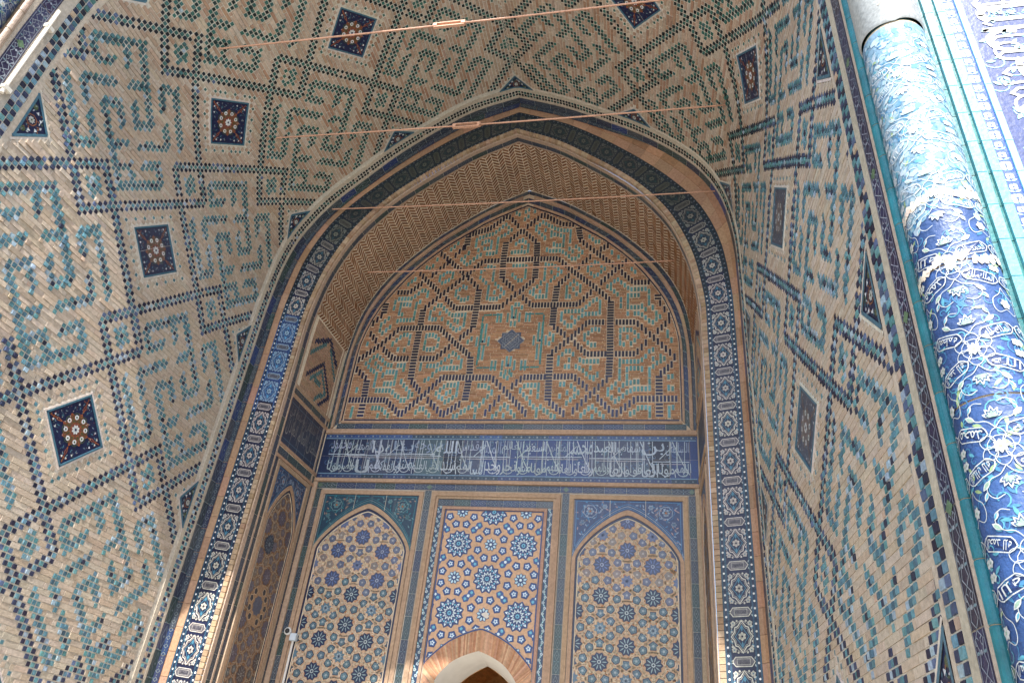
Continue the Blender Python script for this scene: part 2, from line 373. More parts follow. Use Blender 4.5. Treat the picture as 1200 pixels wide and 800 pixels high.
for side in (1, -1):
    Pp = PL_ if side > 0 else PR_
    RM = -240; c0, yfront = FRONT[side]; c1 = 36
    cell = pattern(side, RM, c0, c1)
    b = MB(); f = lambda y, d, h=0: tun(y, side*max(d, 1e-6), h)
    # bedding mortar
    dsp = Pp.dz(9.2)
    grid(b, f, 3.69, YA, 24, 0.0, dsp, 60, 0, jit(MORT, 0), BR); grid(b, f, yfront, YA, 24, dsp, Pp.L, 90, 0, jit(MORT, 0), BR)
    yc = YC[side]
    for rr in range(0, -RM):
        r = -rr; d_a, d_b = dr(rr-.5) if rr else 0.0, dr(rr+.5)
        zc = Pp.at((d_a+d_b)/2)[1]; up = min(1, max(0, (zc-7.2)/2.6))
        c = c0
        while c <= c1:
            k = cell.get((c, r))
            y0, y1 = yc+(c-.5)*CW, yc+(c+.5)*CW
            if k == 'M': c += 1; continue
            yd = yc+c*CW; qd = (d_a+d_b)/2; dk = min(abs(qd-x) for x in DK)
            # room for the half panels at both edges
            ta, tb = (3.94, 4.33) if side > 0 else (4.10, 4.47)
            if (ta < yd < tb and dk < (tb-yd)*1.12) or (yd > 7.84 and dk < (yd-7.84)*1.25): c += 1; continue
            if k == 'd':
                if (c % 2 == 0) or random.random() < .1:
                    slab(b, f, y0+.008, y1-.008, d_a+.008, d_b-.008, .004, jit(mixc(TURQ, GREEN, up), .25), GL)
                else: slab(b, f, y0, y1, d_a, d_b, .003, jit(TAN, .06), BR)
                c += 1; continue
            if k in ('k', 't', 'm'):
                cc, mt_ = tile_col(k, up, 0)
                hh = .004+abs(random.gauss(0, .0035)) * (2.0 if c < -14 and side > 0 else 1)
                slab(b, f, y0, y1, d_a, d_b, hh, cc, mt_, tilt=.0036 if c < -10 and side > 0 else .0016 if side > 0 else .0007, g=.0072)
                c += 1; continue
            e = c
            while e+1 <= c1 and (e+1, r) not in cell and (e+1+r*2) % 5 != 0: e += 1
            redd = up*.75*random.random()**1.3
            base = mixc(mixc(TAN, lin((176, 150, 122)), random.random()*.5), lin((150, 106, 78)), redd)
            hh = .004+abs(random.gauss(0, .0022)) * (2.2 if c < -14 and side > 0 else 1)
            slab(b, f, y0, yc+(e+.5)*CW, d_a, d_b, hh, jit(base, .07, .02), BR, tilt=.0015*(2.4 if c < -10 and side > 0 else 1), g=.0038+.0014*up)
            c = e+1
    b.build('brickwork', vault)
    # checker borders front and rear
    for (ya, wd_, pit) in ((3.80 if side > 0 else 3.965, .067, .066), (8.19, .052, .056)):
        b = MB()
        for cb in (0, 1):
            d = 0; i = 0
            while d < Pp.L-.4:
                up = min(1, max(0, (Pp.at(d)[1]-7.2)/2.6))
                if ya > 5: ck = 'k' if (i+cb) % 2 or random.random() < .5*up else 't'
                else: ck = 'k' if (i+cb) % 2 else 't'
                cc, mt_ = tile_col(ck, up, 0)
                slab(b, f, ya+cb*wd_, ya+(cb+1)*wd_, d, d+pit, .006+abs(random.gauss(0, .003)), cc, mt_, tilt=.002, g=.0065 if ya < 5 else .009)
                d += pit; i += 1
        b.build('checker_border', vault)
    # plain bands beside the checkers
    for ya, yb in (([3.48, 3.53], [3.685, 3.795], [3.94, 4.0]) if side > 0 else ([3.69, 3.735], [3.875, 3.96], [4.105, 4.15]))+([8.125, 8.185], [8.300, 8.338]):
        b = MB(); step(b, lambda u, v, h=0: f(v, u, h), dsp if ya < 3.7 else 0.0, Pp.L, ya, yb, .007, jit(TAN, .03), BR, hb=-.001)
        b.build('plain_band', vault)
    # dark arabesque strips: one by the facade, one by the rear arch
    ya, yb = ((3.535, 3.68) if side > 0 else (3.74, 3.87))
    b = MB(); strip(b, lambda u, v, h=0: f(v, u, h), Pp.L-.3, dsp if side > 0 else 0.0, ya, yb, [lin((46, 42, 70)), lin((52, 52, 84)), lin((56, 50, 66))], .55, 3, lin((168, 176, 186)), h=.007)
    b.build('arabesque_strip', vault)
    b = MB(); strip(b, lambda u, v, h=0: f(v, u, h), Pp.L-.3, 0.0, 8.342, 8.478, PAL_DK+[lin((38, 58, 110))], .3, 1, h=.007)
    b.build('arabesque_strip', vault)

def tmap(y0, q0):
    return lambda u, v, h=0: tun(y0+u, q0+v, h)
def medal_art(b, f, k=1., sgn=None, grey=0):
    """diamond panel |u|+|v| <= .42 seen on axes u (depth) and v (arc)"""
    def D(s, t): return ((s-t)/2, (s+t)/2)      # square axes s, t in -.42 .. .42
    g = lambda s, t, h=0: f(D(s, t)[0]*k, D(s, t)[1]*k, h)
    return g
def draw_square(b, g, a, fade=0, clip=None):
    nb = mixc(lin((24, 32, 66)), GREY, fade*.5); te = mixc(lin((66, 104, 120)), GREY, fade*.4)
    och = mixc(lin((150, 84, 44)), lin((120, 110, 100)), fade); wh = mixc(lin((206, 208, 206)), GREY, fade*.3); gr = mixc(lin((70, 84, 56)), GREY, fade)
    grid(b, g, -a, a, 6, -a, a, 6, .003, nb, GL)
    vr = random.Random(int(fade*10)+len(b.v)+id(g) % 97)
    P8 = [(a*.60*math.cos(PI*k/8)*(1 if k % 2 == 0 else .74), a*.60*math.sin(PI*k/8)*(1 if k % 2 == 0 else .74)) for k in range(16)]
    fan(b, g, P8, .005, mixc(och, nb, .45)); rib(b, g, P8, .010, .0055, och, closed=True)
    for k in range(8):
        an = PI/8+PI*k/4; x, y = a*.43*math.cos(an), a*.43*math.sin(an)
        rib(b, g, ngon(x, y, a*.15, 10), .011, .006, gr, closed=True); fan(b, g, ngon(x, y, a*.088, 10), .007, jit(wh, .12)); fan(b, g, ngon(x, y, a*.04, 6), .008, gr)
        an2 = PI*k/4
        rib(b, g, [(a*.2*math.cos(an2), a*.2*math.sin(an2)), (a*.33*math.cos(an2+.22), a*.33*math.sin(an2+.22)), (a*.52*math.cos(an2), a*.52*math.sin(an2)), (a*.33*math.cos(an2-.22), a*.33*math.sin(an2-.22))], .009, .006, och, closed=True)
        fan(b, g, leafpts(a*.24*math.cos(an2), a*.24*math.sin(an2), an2, a*.1, a*.05), .007, gr)
    flower(b, g, 0, 0, a*.18, .007, wh, 8); fan(b, g, ngon(0, 0, a*.05, 6), .008, nb)
    for sx in (-1, 1):
        for sy in (-1, 1):
            rib(b, g, [(sx*a*.45, sy*a*.45), (sx*a*.62, sy*a*.56), (sx*a*.72, sy*a*.72), (sx*a*.56, sy*a*.62), (sx*a*.45, sy*a*.45)], .011, .006, och)
            rib(b, g, [(sx*a*.86, sy*a*.62), (sx*a*.74, sy*a*.74), (sx*a*.62, sy*a*.86)], .010, .006, och); rib(b, g, [(sx*a*.7, sy*a*.7), (sx*a*.86, sy*a*.86)], .014, .0062, och)
            fan(b, g, leafpts(sx*a*.6, sy*a*.34, math.atan2(sy, sx), a*.14, a*.05), .0065, te); fan(b, g, leafpts(sx*a*.34, sy*a*.6, math.atan2(sy, sx), a*.14, a*.05), .0065, te)
    for k in range(4):
        ca, sa = [(1, 0), (0, 1), (-1, 0), (0, -1)][k]
        for t in (-.66, -.4, .4, .66):
            x, y = a*.8, a*t; X, Y = x*ca-y*sa, x*sa+y*ca
            if vr.random() < .92: fan(b, g, ngon(X, Y, a*.055, 3, math.atan2(Y, X)+.3*t), .007, jit(wh, .15))
            rib(b, g, [(X, Y), (X*.86+Y*.05, Y*.86)], .006, .0065, te)
        for t in (-.52, -.14, .14, .52):
            x, y = a*.72, a*t; X, Y = x*ca-y*sa, x*sa+y*ca
            fan(b, g, leafpts(X, Y, math.atan2(Y, X)+.8*(1 if t > 0 else -1), a*.12, a*.045), .0065, mixc(te, wh, .15))
    for _ in range(90):      # small mosaic chips, some lost or regrouted
        x, y = vr.uniform(-a*.9, a*.9), vr.uniform(-a*.9, a*.9)
        if math.hypot(x, y) < a*.22: continue
        fan(b, g, ngon(x, y, vr.uniform(.005, .011), 4, vr.random()*3), .0062 if _ > 20 else .0085, jit(vr.choice([mixc(MORT, GREY, .5), gr, och, te, mixc(wh, gr, .4)]), .2))
    if vr.random() < .5:
        x = vr.uniform(-a*.5, a*.5); rib(b, g, [(x, -a*.95), (x+vr.uniform(-.05, .05), 0), (x+vr.uniform(-.08, .08), a*.95)], .004, .009, MORT, PL)
def square_frame(b, g, a, fade=0):
    te = mixc(lin((66, 104, 120)), GREY, fade*.4)
    for s in (-1, 1):
        step(b, lambda u, v, h=0: g(u, v, h), -a, a, s*a*1.0-s*.0, s*a-s*.028, .012, te, GL, seg=.2, hb=0)
        step(b, lambda u, v, h=0: g(v, u, h), -a, a, s*a-s*.0, s*a-s*.028, .012, te, GL, seg=.2, hb=0)
        step(b, lambda u, v, h=0: g(u, v, h), -a-.03, a+.03, s*(a+.03), s*a+s*.001, .009, jit(MORT, .04), BR, seg=.2, hb=-.002)
        step(b, lambda u, v, h=0: g(v, u, h), -a, a, s*(a+.03), s*a+s*.001, .009, jit(MORT, .04), BR, seg=.2, hb=-.002)
def tri_panel(b, f, y_ap, y_ba, q, hw):
    """half medallion against the edge: apex at y_ap, base at y_ba, half width hw along the arc"""
    T = lambda s, t, h=0: f(y_ap+(y_ba-y_ap)*s, q+hw*s*t, h)
    grid(b, T, 0.02, 1, 8, -1, 1, 6, .003, lin((26, 34, 66)), GL)
    te = lin((70, 108, 124)); sg = 1 if y_ba > y_ap else -1
    g = lambda u, v, h=0: f(u, v, h)
    for e in (-1, 1):
        rib(b, g, [(y_ap, q), (y_ba, q+e*hw)], .028, .010, te); rib(b, g, [(y_ap-sg*.035, q), (y_ba, q+e*(hw+.045))], .022, .008, jit(MORT, .04), BR)
    rib(b, g, [(y_ba-sg*.012, q-hw), (y_ba-sg*.012, q+hw)], .026, .0105, te)
    m_ = y_ap+(y_ba-y_ap)*.72
    rib(b, g, ngon(m_, q, .058, 8), .010, .006, lin((136, 88, 56)), closed=True); flower(b, g, m_, q, .04, .0065, lin((184, 184, 176)), 8, lin((78, 90, 60)))
    for _ in range(34):
        t = random.uniform(.25, .93); v_ = random.uniform(-1, 1)*t*.82
        if abs(v_*hw) < .07 and t > .5: continue
        fan(b, g, leafpts(y_ap+(y_ba-y_ap)*t, q+hw*v_, random.random()*6, .032, .014), .0055, random.choice([lin((136, 88, 56)), lin((176, 180, 180)), lin((78, 96, 66)), lin((74, 110, 124))]))
    for e in (-1, 1):
        for t in (.3, .52, .74): fan(b, g, ngon(y_ap+(y_ba-y_ap)*(t+.12), q+e*hw*t*.72, .022, 3, random.random()*6), .006, lin((200, 204, 204)))
        fan(b, g, ngon(m_+sg*.03, q+e*.15, .03, 8), .006, lin((78, 90, 60)))
    return
names = ['square tile panel on the vault crown']
side_word = {1: 'left', -1: 'right'}
hts = {0: 'on the ridge', 1: 'nearest the ridge', 2: 'high', 3: 'middle', 4: 'low', 5: 'lowest'}
for k in range(0, 6):
    for sd_ in ((1,) if k == 0 else (1, -1)):
        q = sd_*DK[k]; yc = YC[sd_]
        b = MB(); f = tmap(yc, q); g = medal_art(b, f)
        draw_square(b, g, .42*.985, fade=(.75 if (k, sd_) in ((3, -1), (4, -1)) else .3 if (k, sd_) == (3, 1) else 0))
        md = b.build('tile_medallion', vault)
        b = MB(); square_frame(b, g, .42*.985); fo = b.build('tile_frame', md); fo.matrix_parent_inverse = Matrix()
        for (ya, yb) in ((7.90, 8.12), ((4.28, 3.995) if sd_ > 0 else (4.42, 4.155))):
            b = MB(); tri_panel(b, lambda u, v, h=0: tun(u, v, h), ya, yb, q, .30)
            b.build('triangular_panel', vault)

# ================================================================== REAR ARCH FRAME
O_ = [(3.38, 0), (3.38, 7.7), (3.36, 8.2), (3.27, 8.93), (3.05, 9.55), (2.8, 9.93), (2.41, 10.37), (1.96, 10.8), (1.39, 11.27), (.81, 11.65), (0, 12.0)]
I_ = [(2.9, 0), (2.9, 7.6), (2.86, 8.05), (2.76, 8.6), (2.55, 9.2), (2.33, 9.6), (2.02, 10.0), (1.68, 10.33), (1.2, 10.72), (.7, 11.08), (0, 11.43)]
D_ = [(2.84, 0), (2.84, 7.6), (2.8, 8.03), (2.7, 8.56), (2.5, 9.13), (2.28, 9.52), (1.98, 9.91), (1.64, 10.24), (1.17, 10.63), (.68, 10.99), (0, 11.34)]
OL_ = [(3.44, 0), (3.44, 7.7), (3.42, 8.2), (3.30, 9.0), (3.07, 9.55), (2.84, 9.9), (2.45, 10.35), (2.0, 10.83), (1.42, 11.34), (.83, 11.76), (0, 12.07)]
OR_ = [(3.34, 0), (3.34, 7.7), (3.34, 8.2), (3.29, 9.0), (3.08, 9.8), (2.88, 10.1), (2.5, 10.56), (2.03, 10.96), (1.45, 11.34), (.83, 11.71), (0, 12.07)]
oA, iA = dens(O_), dens(I_); mid = (oA+iA)/2
oS = {-1: dens(OL_), 1: dens(OR_)}
midS = np.concatenate([[0], np.cumsum(np.hypot(*np.diff(mid, axis=0).T))]); LB = midS[-1]
def bandmap(sg, y=YA, xc=XC):
    def f(s, t, h=0):
        """s from the ground along the arch, t 0 outer .. 1 inner"""
        if t < .128:      # the brick ring reaches out to the vault on its own side
            e = (.128-t)/.128; o2 = oS[sg]; t0 = .128/.52
            X0 = np.interp(s, midS, oA[:, 0])*(1-t0)+np.interp(s, midS, iA[:, 0])*t0; Z0 = np.interp(s, midS, oA[:, 1])*(1-t0)+np.interp(s, midS, iA[:, 1])*t0
            X1 = np.interp(s, midS, o2[:, 0]); Z1 = np.interp(s, midS, o2[:, 1])
            return (xc+sg*(X0+(X1-X0)*e), y-h, Z0+(Z1-Z0)*e)
        t = t/.52
        X = np.interp(s, midS, oA[:, 0])*(1-t)+np.interp(s, midS, iA[:, 0])*t
        Z = np.interp(s, midS, oA[:, 1])*(1-t)+np.interp(s, midS, iA[:, 1])*t
        return (xc+sg*X, y-h, Z)
    return f
arch = thing('arch_frame', 'pointed arch frame with dark blue cartouche tile band between brick mouldings', 'arch frame', (XC, YA, 0))
dProf = Prof(D_)
for sg in (-1, 1):
    f = bandmap(sg)
    b = MB()      # brick moulding: rounded ring in two steps
    for i in range(int(LB/.27)+1):
        a, z = i*.27, min(LB, i*.27+.266)
        if a >= z: break
        c = jit(mixc(lin((176, 138, 108)), lin((148, 110, 82)), random.random()*.8), .1)
        step(b, f, a, z, -.03, .055, .022, c, BR, hb=-.05); step(b, f, a, z, .055, .128, .012, jit(mixc(c, ORNG, .4), .05), BR, hb=-.05)
    grid(b, f, 0, LB, 60, -.35, .13, 2, -.03, TAN, BR)
    b.build('brick_moulding', arch)
    b = MB()      # tile band
    grid(b, f, 0, LB, 80, .128, .55, 4, 0, NAVY, GL)
    # turquoise bordered edges
    for t0, t1 in ((.13, .195), (.45, .518)):
        n = int(LB/.3)
        for i in range(n):
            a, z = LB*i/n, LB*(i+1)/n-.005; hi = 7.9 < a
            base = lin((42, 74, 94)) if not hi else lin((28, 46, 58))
            if sg < 0 and 5.9 < a < 7.6: base = lin((52, 86, 130))
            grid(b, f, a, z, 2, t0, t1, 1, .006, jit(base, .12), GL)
            m_ = (t0+t1)/2
            rib(b, f, [(a, m_), (z, m_)], .026, .008, jit(lin((30, 40, 62)) if not hi else lin((26, 34, 44)), .1))
            for q in range(4):
                x = a+(z-a)*(q+.5)/4
                fan(b, f, ngon(x, m_, .013, 5, random.random()), .010, jit(WHITE, .2) if not hi else GREY)
    # cartouche units
    unit = .49; n = int(LB/unit); off = (LB-n*unit)
    for i in range(n):
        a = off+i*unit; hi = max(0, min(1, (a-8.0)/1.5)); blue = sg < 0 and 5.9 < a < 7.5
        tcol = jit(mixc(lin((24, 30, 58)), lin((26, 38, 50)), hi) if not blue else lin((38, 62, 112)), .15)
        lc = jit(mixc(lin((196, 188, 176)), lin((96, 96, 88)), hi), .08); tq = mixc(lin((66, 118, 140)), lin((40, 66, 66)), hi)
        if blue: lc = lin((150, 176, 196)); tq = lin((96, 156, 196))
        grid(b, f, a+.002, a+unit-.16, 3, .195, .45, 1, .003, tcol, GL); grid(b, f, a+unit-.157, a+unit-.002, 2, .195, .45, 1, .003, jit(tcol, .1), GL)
        m_ = .3225; w_ = .0085
        # cartouche
        cx = a+unit-.08; P = [(cx-.045, m_-.085), (cx-.045, m_+.085), (cx-.02, m_+.105), (cx, m_+.12), (cx+.02, m_+.105), (cx+.045, m_+.085), (cx+.045, m_-.085), (cx+.02, m_-.105), (cx, m_-.12), (cx-.02, m_-.105)]
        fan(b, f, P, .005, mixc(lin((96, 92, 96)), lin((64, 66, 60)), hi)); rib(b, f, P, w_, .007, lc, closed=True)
        rib(b, f, [(cx-.028, m_-.07), (cx-.028, m_+.07), (cx+.028, m_+.07), (cx+.028, m_-.07)], w_*.6, .007, mixc(lc, tcol, .3), closed=True)
        put_text(b, lambda p, q_, h=0: f(q_, p, h), ('السلطان', 'الملك لله', 'العزه لله', 'محمود')[i % 4], *((m_+.06, m_-.06) if sg > 0 else (m_-.06, m_+.06)), cx-.018, cx+.018, .008, mixc(tcol, BLK, .3))
        # lobed diamond
        dx = a+(unit-.16)/2; hl = (unit-.17)/2
        P = [(dx+hl, m_), (dx+hl*.62, m_+.045), (dx+hl*.56, m_+.075), (dx+hl*.25, m_+.085), (dx, m_+.118), (dx-hl*.25, m_+.085), (dx-hl*.56, m_+.075), (dx-hl*.62, m_+.045), (dx-hl, m_),
             (dx-hl*.62, m_-.045), (dx-hl*.56, m_-.075), (dx-hl*.25, m_-.085), (dx, m_-.118), (dx+hl*.25, m_-.085), (dx+hl*.56, m_-.075), (dx+hl*.62, m_-.045)]
        rib(b, f, P, w_*1.25, .007, lc, closed=True); P0 = P
        P = [(dx+hl*.7, m_), (dx+hl*.3, m_+.035), (dx, m_+.075), (dx-hl*.3, m_+.035), (dx-hl*.7, m_), (dx-hl*.3, m_-.035), (dx, m_-.075), (dx+hl*.3, m_-.035)]
        rib(b, f, P, w_*.8, .0065, tq, closed=True)
        flower(b, f, dx, m_, .046, .008, lc, 6, tcol)
        rib(b, f, [(p[0]+(dx-p[0])*.16, p[1]+(m_-p[1])*.16) for p in P0], w_*.7, .0066, mixc(lc, tcol, .35), closed=True)
        for s1 in (-1, 1):
            for s2 in (-1, 1):
                rib(b, f, [(dx+s1*hl, m_+s2*.012), (dx+s1*hl*.72, m_+s2*.075), (dx+s1*hl*.5, m_+s2*.112), (dx+s1*hl*.12, m_+s2*.119)], w_*.6, .0068, mixc(lc, tcol, .25))
                for tt, rr_ in ((.3, .016), (.62, .02), (.97, .018)):
                    fan(b, f, ngon(dx+s1*hl*tt, m_+s2*(.108 if tt < .9 else .05), rr_*.7, 5), .0072, mixc(lc, GREY, .15))
                fan(b, f, leafpts(cx+s1*.02, m_+s2*.118, s2*PI/2+s1*1.2, .035, .014), .007, mixc(lc, tq, .5))
        for s1 in (-1, 1):
            fan(b, f, leafpts(dx+s1*.05, m_, 0 if s1 > 0 else PI, .06, .025), .0075, tq)
            for s2 in (-1, 1):
                x, y = dx+s1*hl*.82, m_+s2*.092
                flower(b, f, x, y, .03, .0075, mixc(lc, GREY, .15), 5, tq); fan(b, f, leafpts(dx+s1*hl*.45, m_+s2*.1, s2*PI/2+s1*.9, .05, .02), .007, tq)
    b.build('cartouche_band', arch)
    b = MB()      # dark strip outside the brick ring: full on the left, only round the point on the right
    te = lambda s_: .062 if sg < 0 else .062*max(0, min(1, (s_-10.6)/1.6))
    s0_ = .2 if sg < 0 else 10.7
    strip(b, lambda u, v, h=0: f(u, -.004+(te(u)+.004)*v, h), s0_, LB, .0, 1.0, PAL_DK+([lin((44, 56, 88))] if sg < 0 else []), .3, 0, h=.027)
    for i in range(int((LB-s0_)/.09)):
        x = s0_+i*.09; t_ = te(x); rib(b, f, [(x, t_*.5), (x+.022, t_*.8), (x+.045, t_*.5), (x+.022, t_*.2)], .005, .029, lin((118, 126, 126)), closed=True); fan(b, f, ngon(x+.067, t_*.5, .007, 4), .029, lin((118, 126, 126)))
    b.build('arabesque_strip', arch)
    b = MB()      # dentilled brick edge
    n = int(LB/.066)
    for i in range(n):
        a = LB*i/n
        step(b, f, a+.003, a+LB/n-.003, .518, .585, .03, jit(mixc(lin((184, 160, 134)), lin((160, 132, 104)), random.random()), .08), BR, hb=-.03, seg=1)
    b.build('dentil_edge', arch)

# ================================================================== NICHE (side walls + soffit)
niche = thing('niche_vault', 'shallow inner niche with herringbone brick soffit and tiled side walls', 'niche vault', (XN, 9.2, 0))
B_ = [(2.83, 0), (2.83, 7.6), (2.81, 8.1), (2.74, 8.7), (2.56, 9.25), (2.3, 9.7), (1.97, 10.1), (1.63, 10.45), (1.15, 10.84), (.66, 11.18), (0, 11.52)]
pD, pB = Prof(D_), Prof(B_)
def nic(y, q, h=0):
    t = (y-YA)/(YB-YA); sg = -1 if q >= 0 else 1
    a = pD.at(abs(q)*pD.L/13.5, h); c = pB.at(abs(q)*pB.L/13.5, h)
    return (XC*(1-t)+XN*t+sg*(a[0]*(1-t)+c[0]*t), y, a[1]*(1-t)+c[1]*t)
LN = 13.5
def nq(z): return float((pD.dz(z)+pB.dz(z))/2*LN/((pD.L+pB.L)/2))
for sg in (1, -1):
    f = lambda y, d, h=0: nic(y, sg*max(d, 1e-6), h)
    b = MB(); grid(b, f, YA, YB, 6, 0, LN, 90, 0, lin((236, 222, 198)), BR)
    # herringbone down to z 7.9
    dm = nq(7.95); L_, W_ = .168, .034; ca = math.cos(R(45)); y0, y1 = 8.70, 9.97
    nstep = int((dm+2)/W_/1.2)
    import itertools
    def clip(P, lo, hi, ax):
        for s_, lim in ((1, lo), (-1, hi)):
            out = []
            for i in range(len(P)):
                p, q_ = P[i-1], P[i]; a_, b_ = s_*(p[ax]-lim), s_*(q_[ax]-lim)
                if (a_ >= 0) != (b_ >= 0):
                    t = a_/(a_-b_); out.append((p[0]+(q_[0]-p[0])*t, p[1]+(q_[1]-p[1])*t))
                if b_ >= 0: out.append(q_)
            P = out
            if not P: return P
        return P
    # zigzag rows: bricks lean one way and the other, stacked in depth
    cw = .112; ncol = int((dm)/cw)+2; pit = .074; rise = .09
    for ci in range(ncol):
        va = ci*cw; sl = 1 if ci % 2 else -1; n = int((y1-y0+.3)/pit)
        for i in range(n):
            u = y0-.12+i*pit
            u -= sl*rise/2; P = [(u, va), (u+sl*rise, va+cw), (u+sl*rise+pit*.62, va+cw), (u+pit*.62, va)]
            P = clip(P, y0, y1, 0)
            if len(P) > 2: P = clip(P, 0.004, dm, 1)
            if len(P) < 3: continue
            cx = sum(p[0] for p in P)/len(P); cy = sum(p[1] for p in P)/len(P)
            P = [(cx+(p[0]-cx)*.97, cy+(p[1]-cy)*.90) for p in P]
            hh = .005+abs(random.gauss(0, .002)); c = jit(mixc(lin((124, 86, 60)), lin((152, 110, 80)), random.random()), .14)
            n_ = len(P); V = [f(p[0], p[1], hh) for p in P]+[f(p[0], p[1], 0) for p in P]
            b.tris(V, [tuple(range(n_))]+[(k, (k+1) % n_, (k+1) % n_+n_, k+n_) for k in range(n_)], c, BR)
    b.build('herringbone_brickwork', niche)
    # kufic brick panel below the soffit (z 6.75 .. 7.95)
    b = MB(); da, db = nq(7.93), nq(6.72); cs = .047; nr = int((db-da)/cs); nc = int((9.86-8.8)/cs)
    cell = {}
    def ln(pts, k):
        for p, q_ in zip(pts, pts[1:]):
            n = max(abs(q_[0]-p[0]), abs(q_[1]-p[1]), 1)
            for t in range(n+1):
                c_, r_ = p[0]+round((q_[0]-p[0])*t/n), p[1]+round((q_[1]-p[1])*t/n)
                cell[(c_, r_)] = k; cell[(c_, r_+1)] = k
    ln([(2, 5), (11, 14), (20, 5), (11, -4)], 'k'); ln([(5, 5), (11, 11), (17, 5), (11, 0)], 't'); ln([(2, 18), (11, 24), (20, 18)], 'k'); ln([(8, 6), (12, 6)], 't')
    ln([(1, 13), (9, 21)], 't'); ln([(21, 13), (13, 21)], 't')
    for i in range(nr):
        c_ = 0
        while c_ < nc:
            k = cell.get((c_, nr-1-i)); e = c_
            if k is None:
                while e+1 < nc and (e+1, nr-1-i) not in cell and (e+i*2) % 4: e += 1
            cc = jit(ORNG, .1) if k is None else jit(NAVY if k == 'k' else mixc(TURQ, GREEN, .3), .2)
            slab(b, f, 8.8+c_*cs, 8.8+(e+1)*cs, da+i*cs, da+(i+1)*cs, .007, cc, BR if k is None else GL, g=.004, tilt=.001)
            c_ = e+1
    b.build('kufic_brick_panel', niche)
    # framing strips
    b = MB(); fs = lambda u, v, h=0: f(v, u, h)
    step(b, fs, 0, LN, YA+.002, 8.56, .012, jit(BEIGE, .04), BR, hb=0); step(b, fs, 0, LN, 8.665, 8.70, .012, jit(BEIGE, .04), BR, hb=0)
    step(b, fs, dm+.001, LN, 9.86, 9.90, .012, jit(BEIGE, .04), BR, hb=0)
    for z in (6.70, 6.55, 5.79, 5.62):
        step(b, f, 8.7, 9.985, nq(z)-.022, nq(z)+.022, .02, jit(ORNG, .05), BR, hb=0)
    b.build('brick_fillet', niche)
    b = MB()
    strip(b, fs, LN-.2, 0.0, 8.562, 8.663, PAL_DK, .3, 1, h=.006)
    strip(b, f, 8.705, 9.98, nq(6.585), nq(6.67), PAL_DK, .3, 1); strip(b, f, 8.705, 9.98, nq(5.65), nq(5.755), PAL_DK, .3, 1)
    strip(b, fs, nq(5.6), LN-.2, 8.705, 8.79, PAL_DK, .3, 1); strip(b, fs, nq(5.6), LN-.2, 9.86, 9.965, PAL_DK, .3, 1)
    b.build('arabesque_strip', niche)
    # side inscription
    b = MB(); za, zb = 6.52, 5.815
    for i in range(5):
        grid(b, f, 8.71+i*.254, 8.71+(i+1)*.254-.004, 1, nq(za), nq(zb), 2, .003, jit(lin((50, 56, 78)), .12), GL)
    for z in (6.44, 5.89): rib(b, f, [(8.71, nq(z)), (9.98, nq(z))], .012, .006, lin((86, 110, 130)))
    u0, u1 = (8.75, 9.95) if sg > 0 else (9.95, 8.75)
    put_text(b, f, 'السلطان العالم العادل', u0, u1, nq(5.92), nq(6.2), .008, lin((140, 138, 136)))
    put_text(b, f, 'محمد سلطان وصنعه في', u0, u1, nq(6.2), nq(6.42), .008, lin((120, 120, 122)))
    for i in range(12): rib(b, f, [(8.78+i*.1, nq(5.98)), (8.79+i*.1, nq(6.41))], .007, .0075, lin((124, 124, 124)))
    for i in range(9):
        x = 8.8+i*.135
        rib(b, f, [(x+.05*math.cos(t*.7), nq(6.15+.11*math.sin(t*.7)+.02*t/8)) for t in range(8)], .005, .005, lin((74, 104, 116)))
    b.build('inscription_panel', niche)

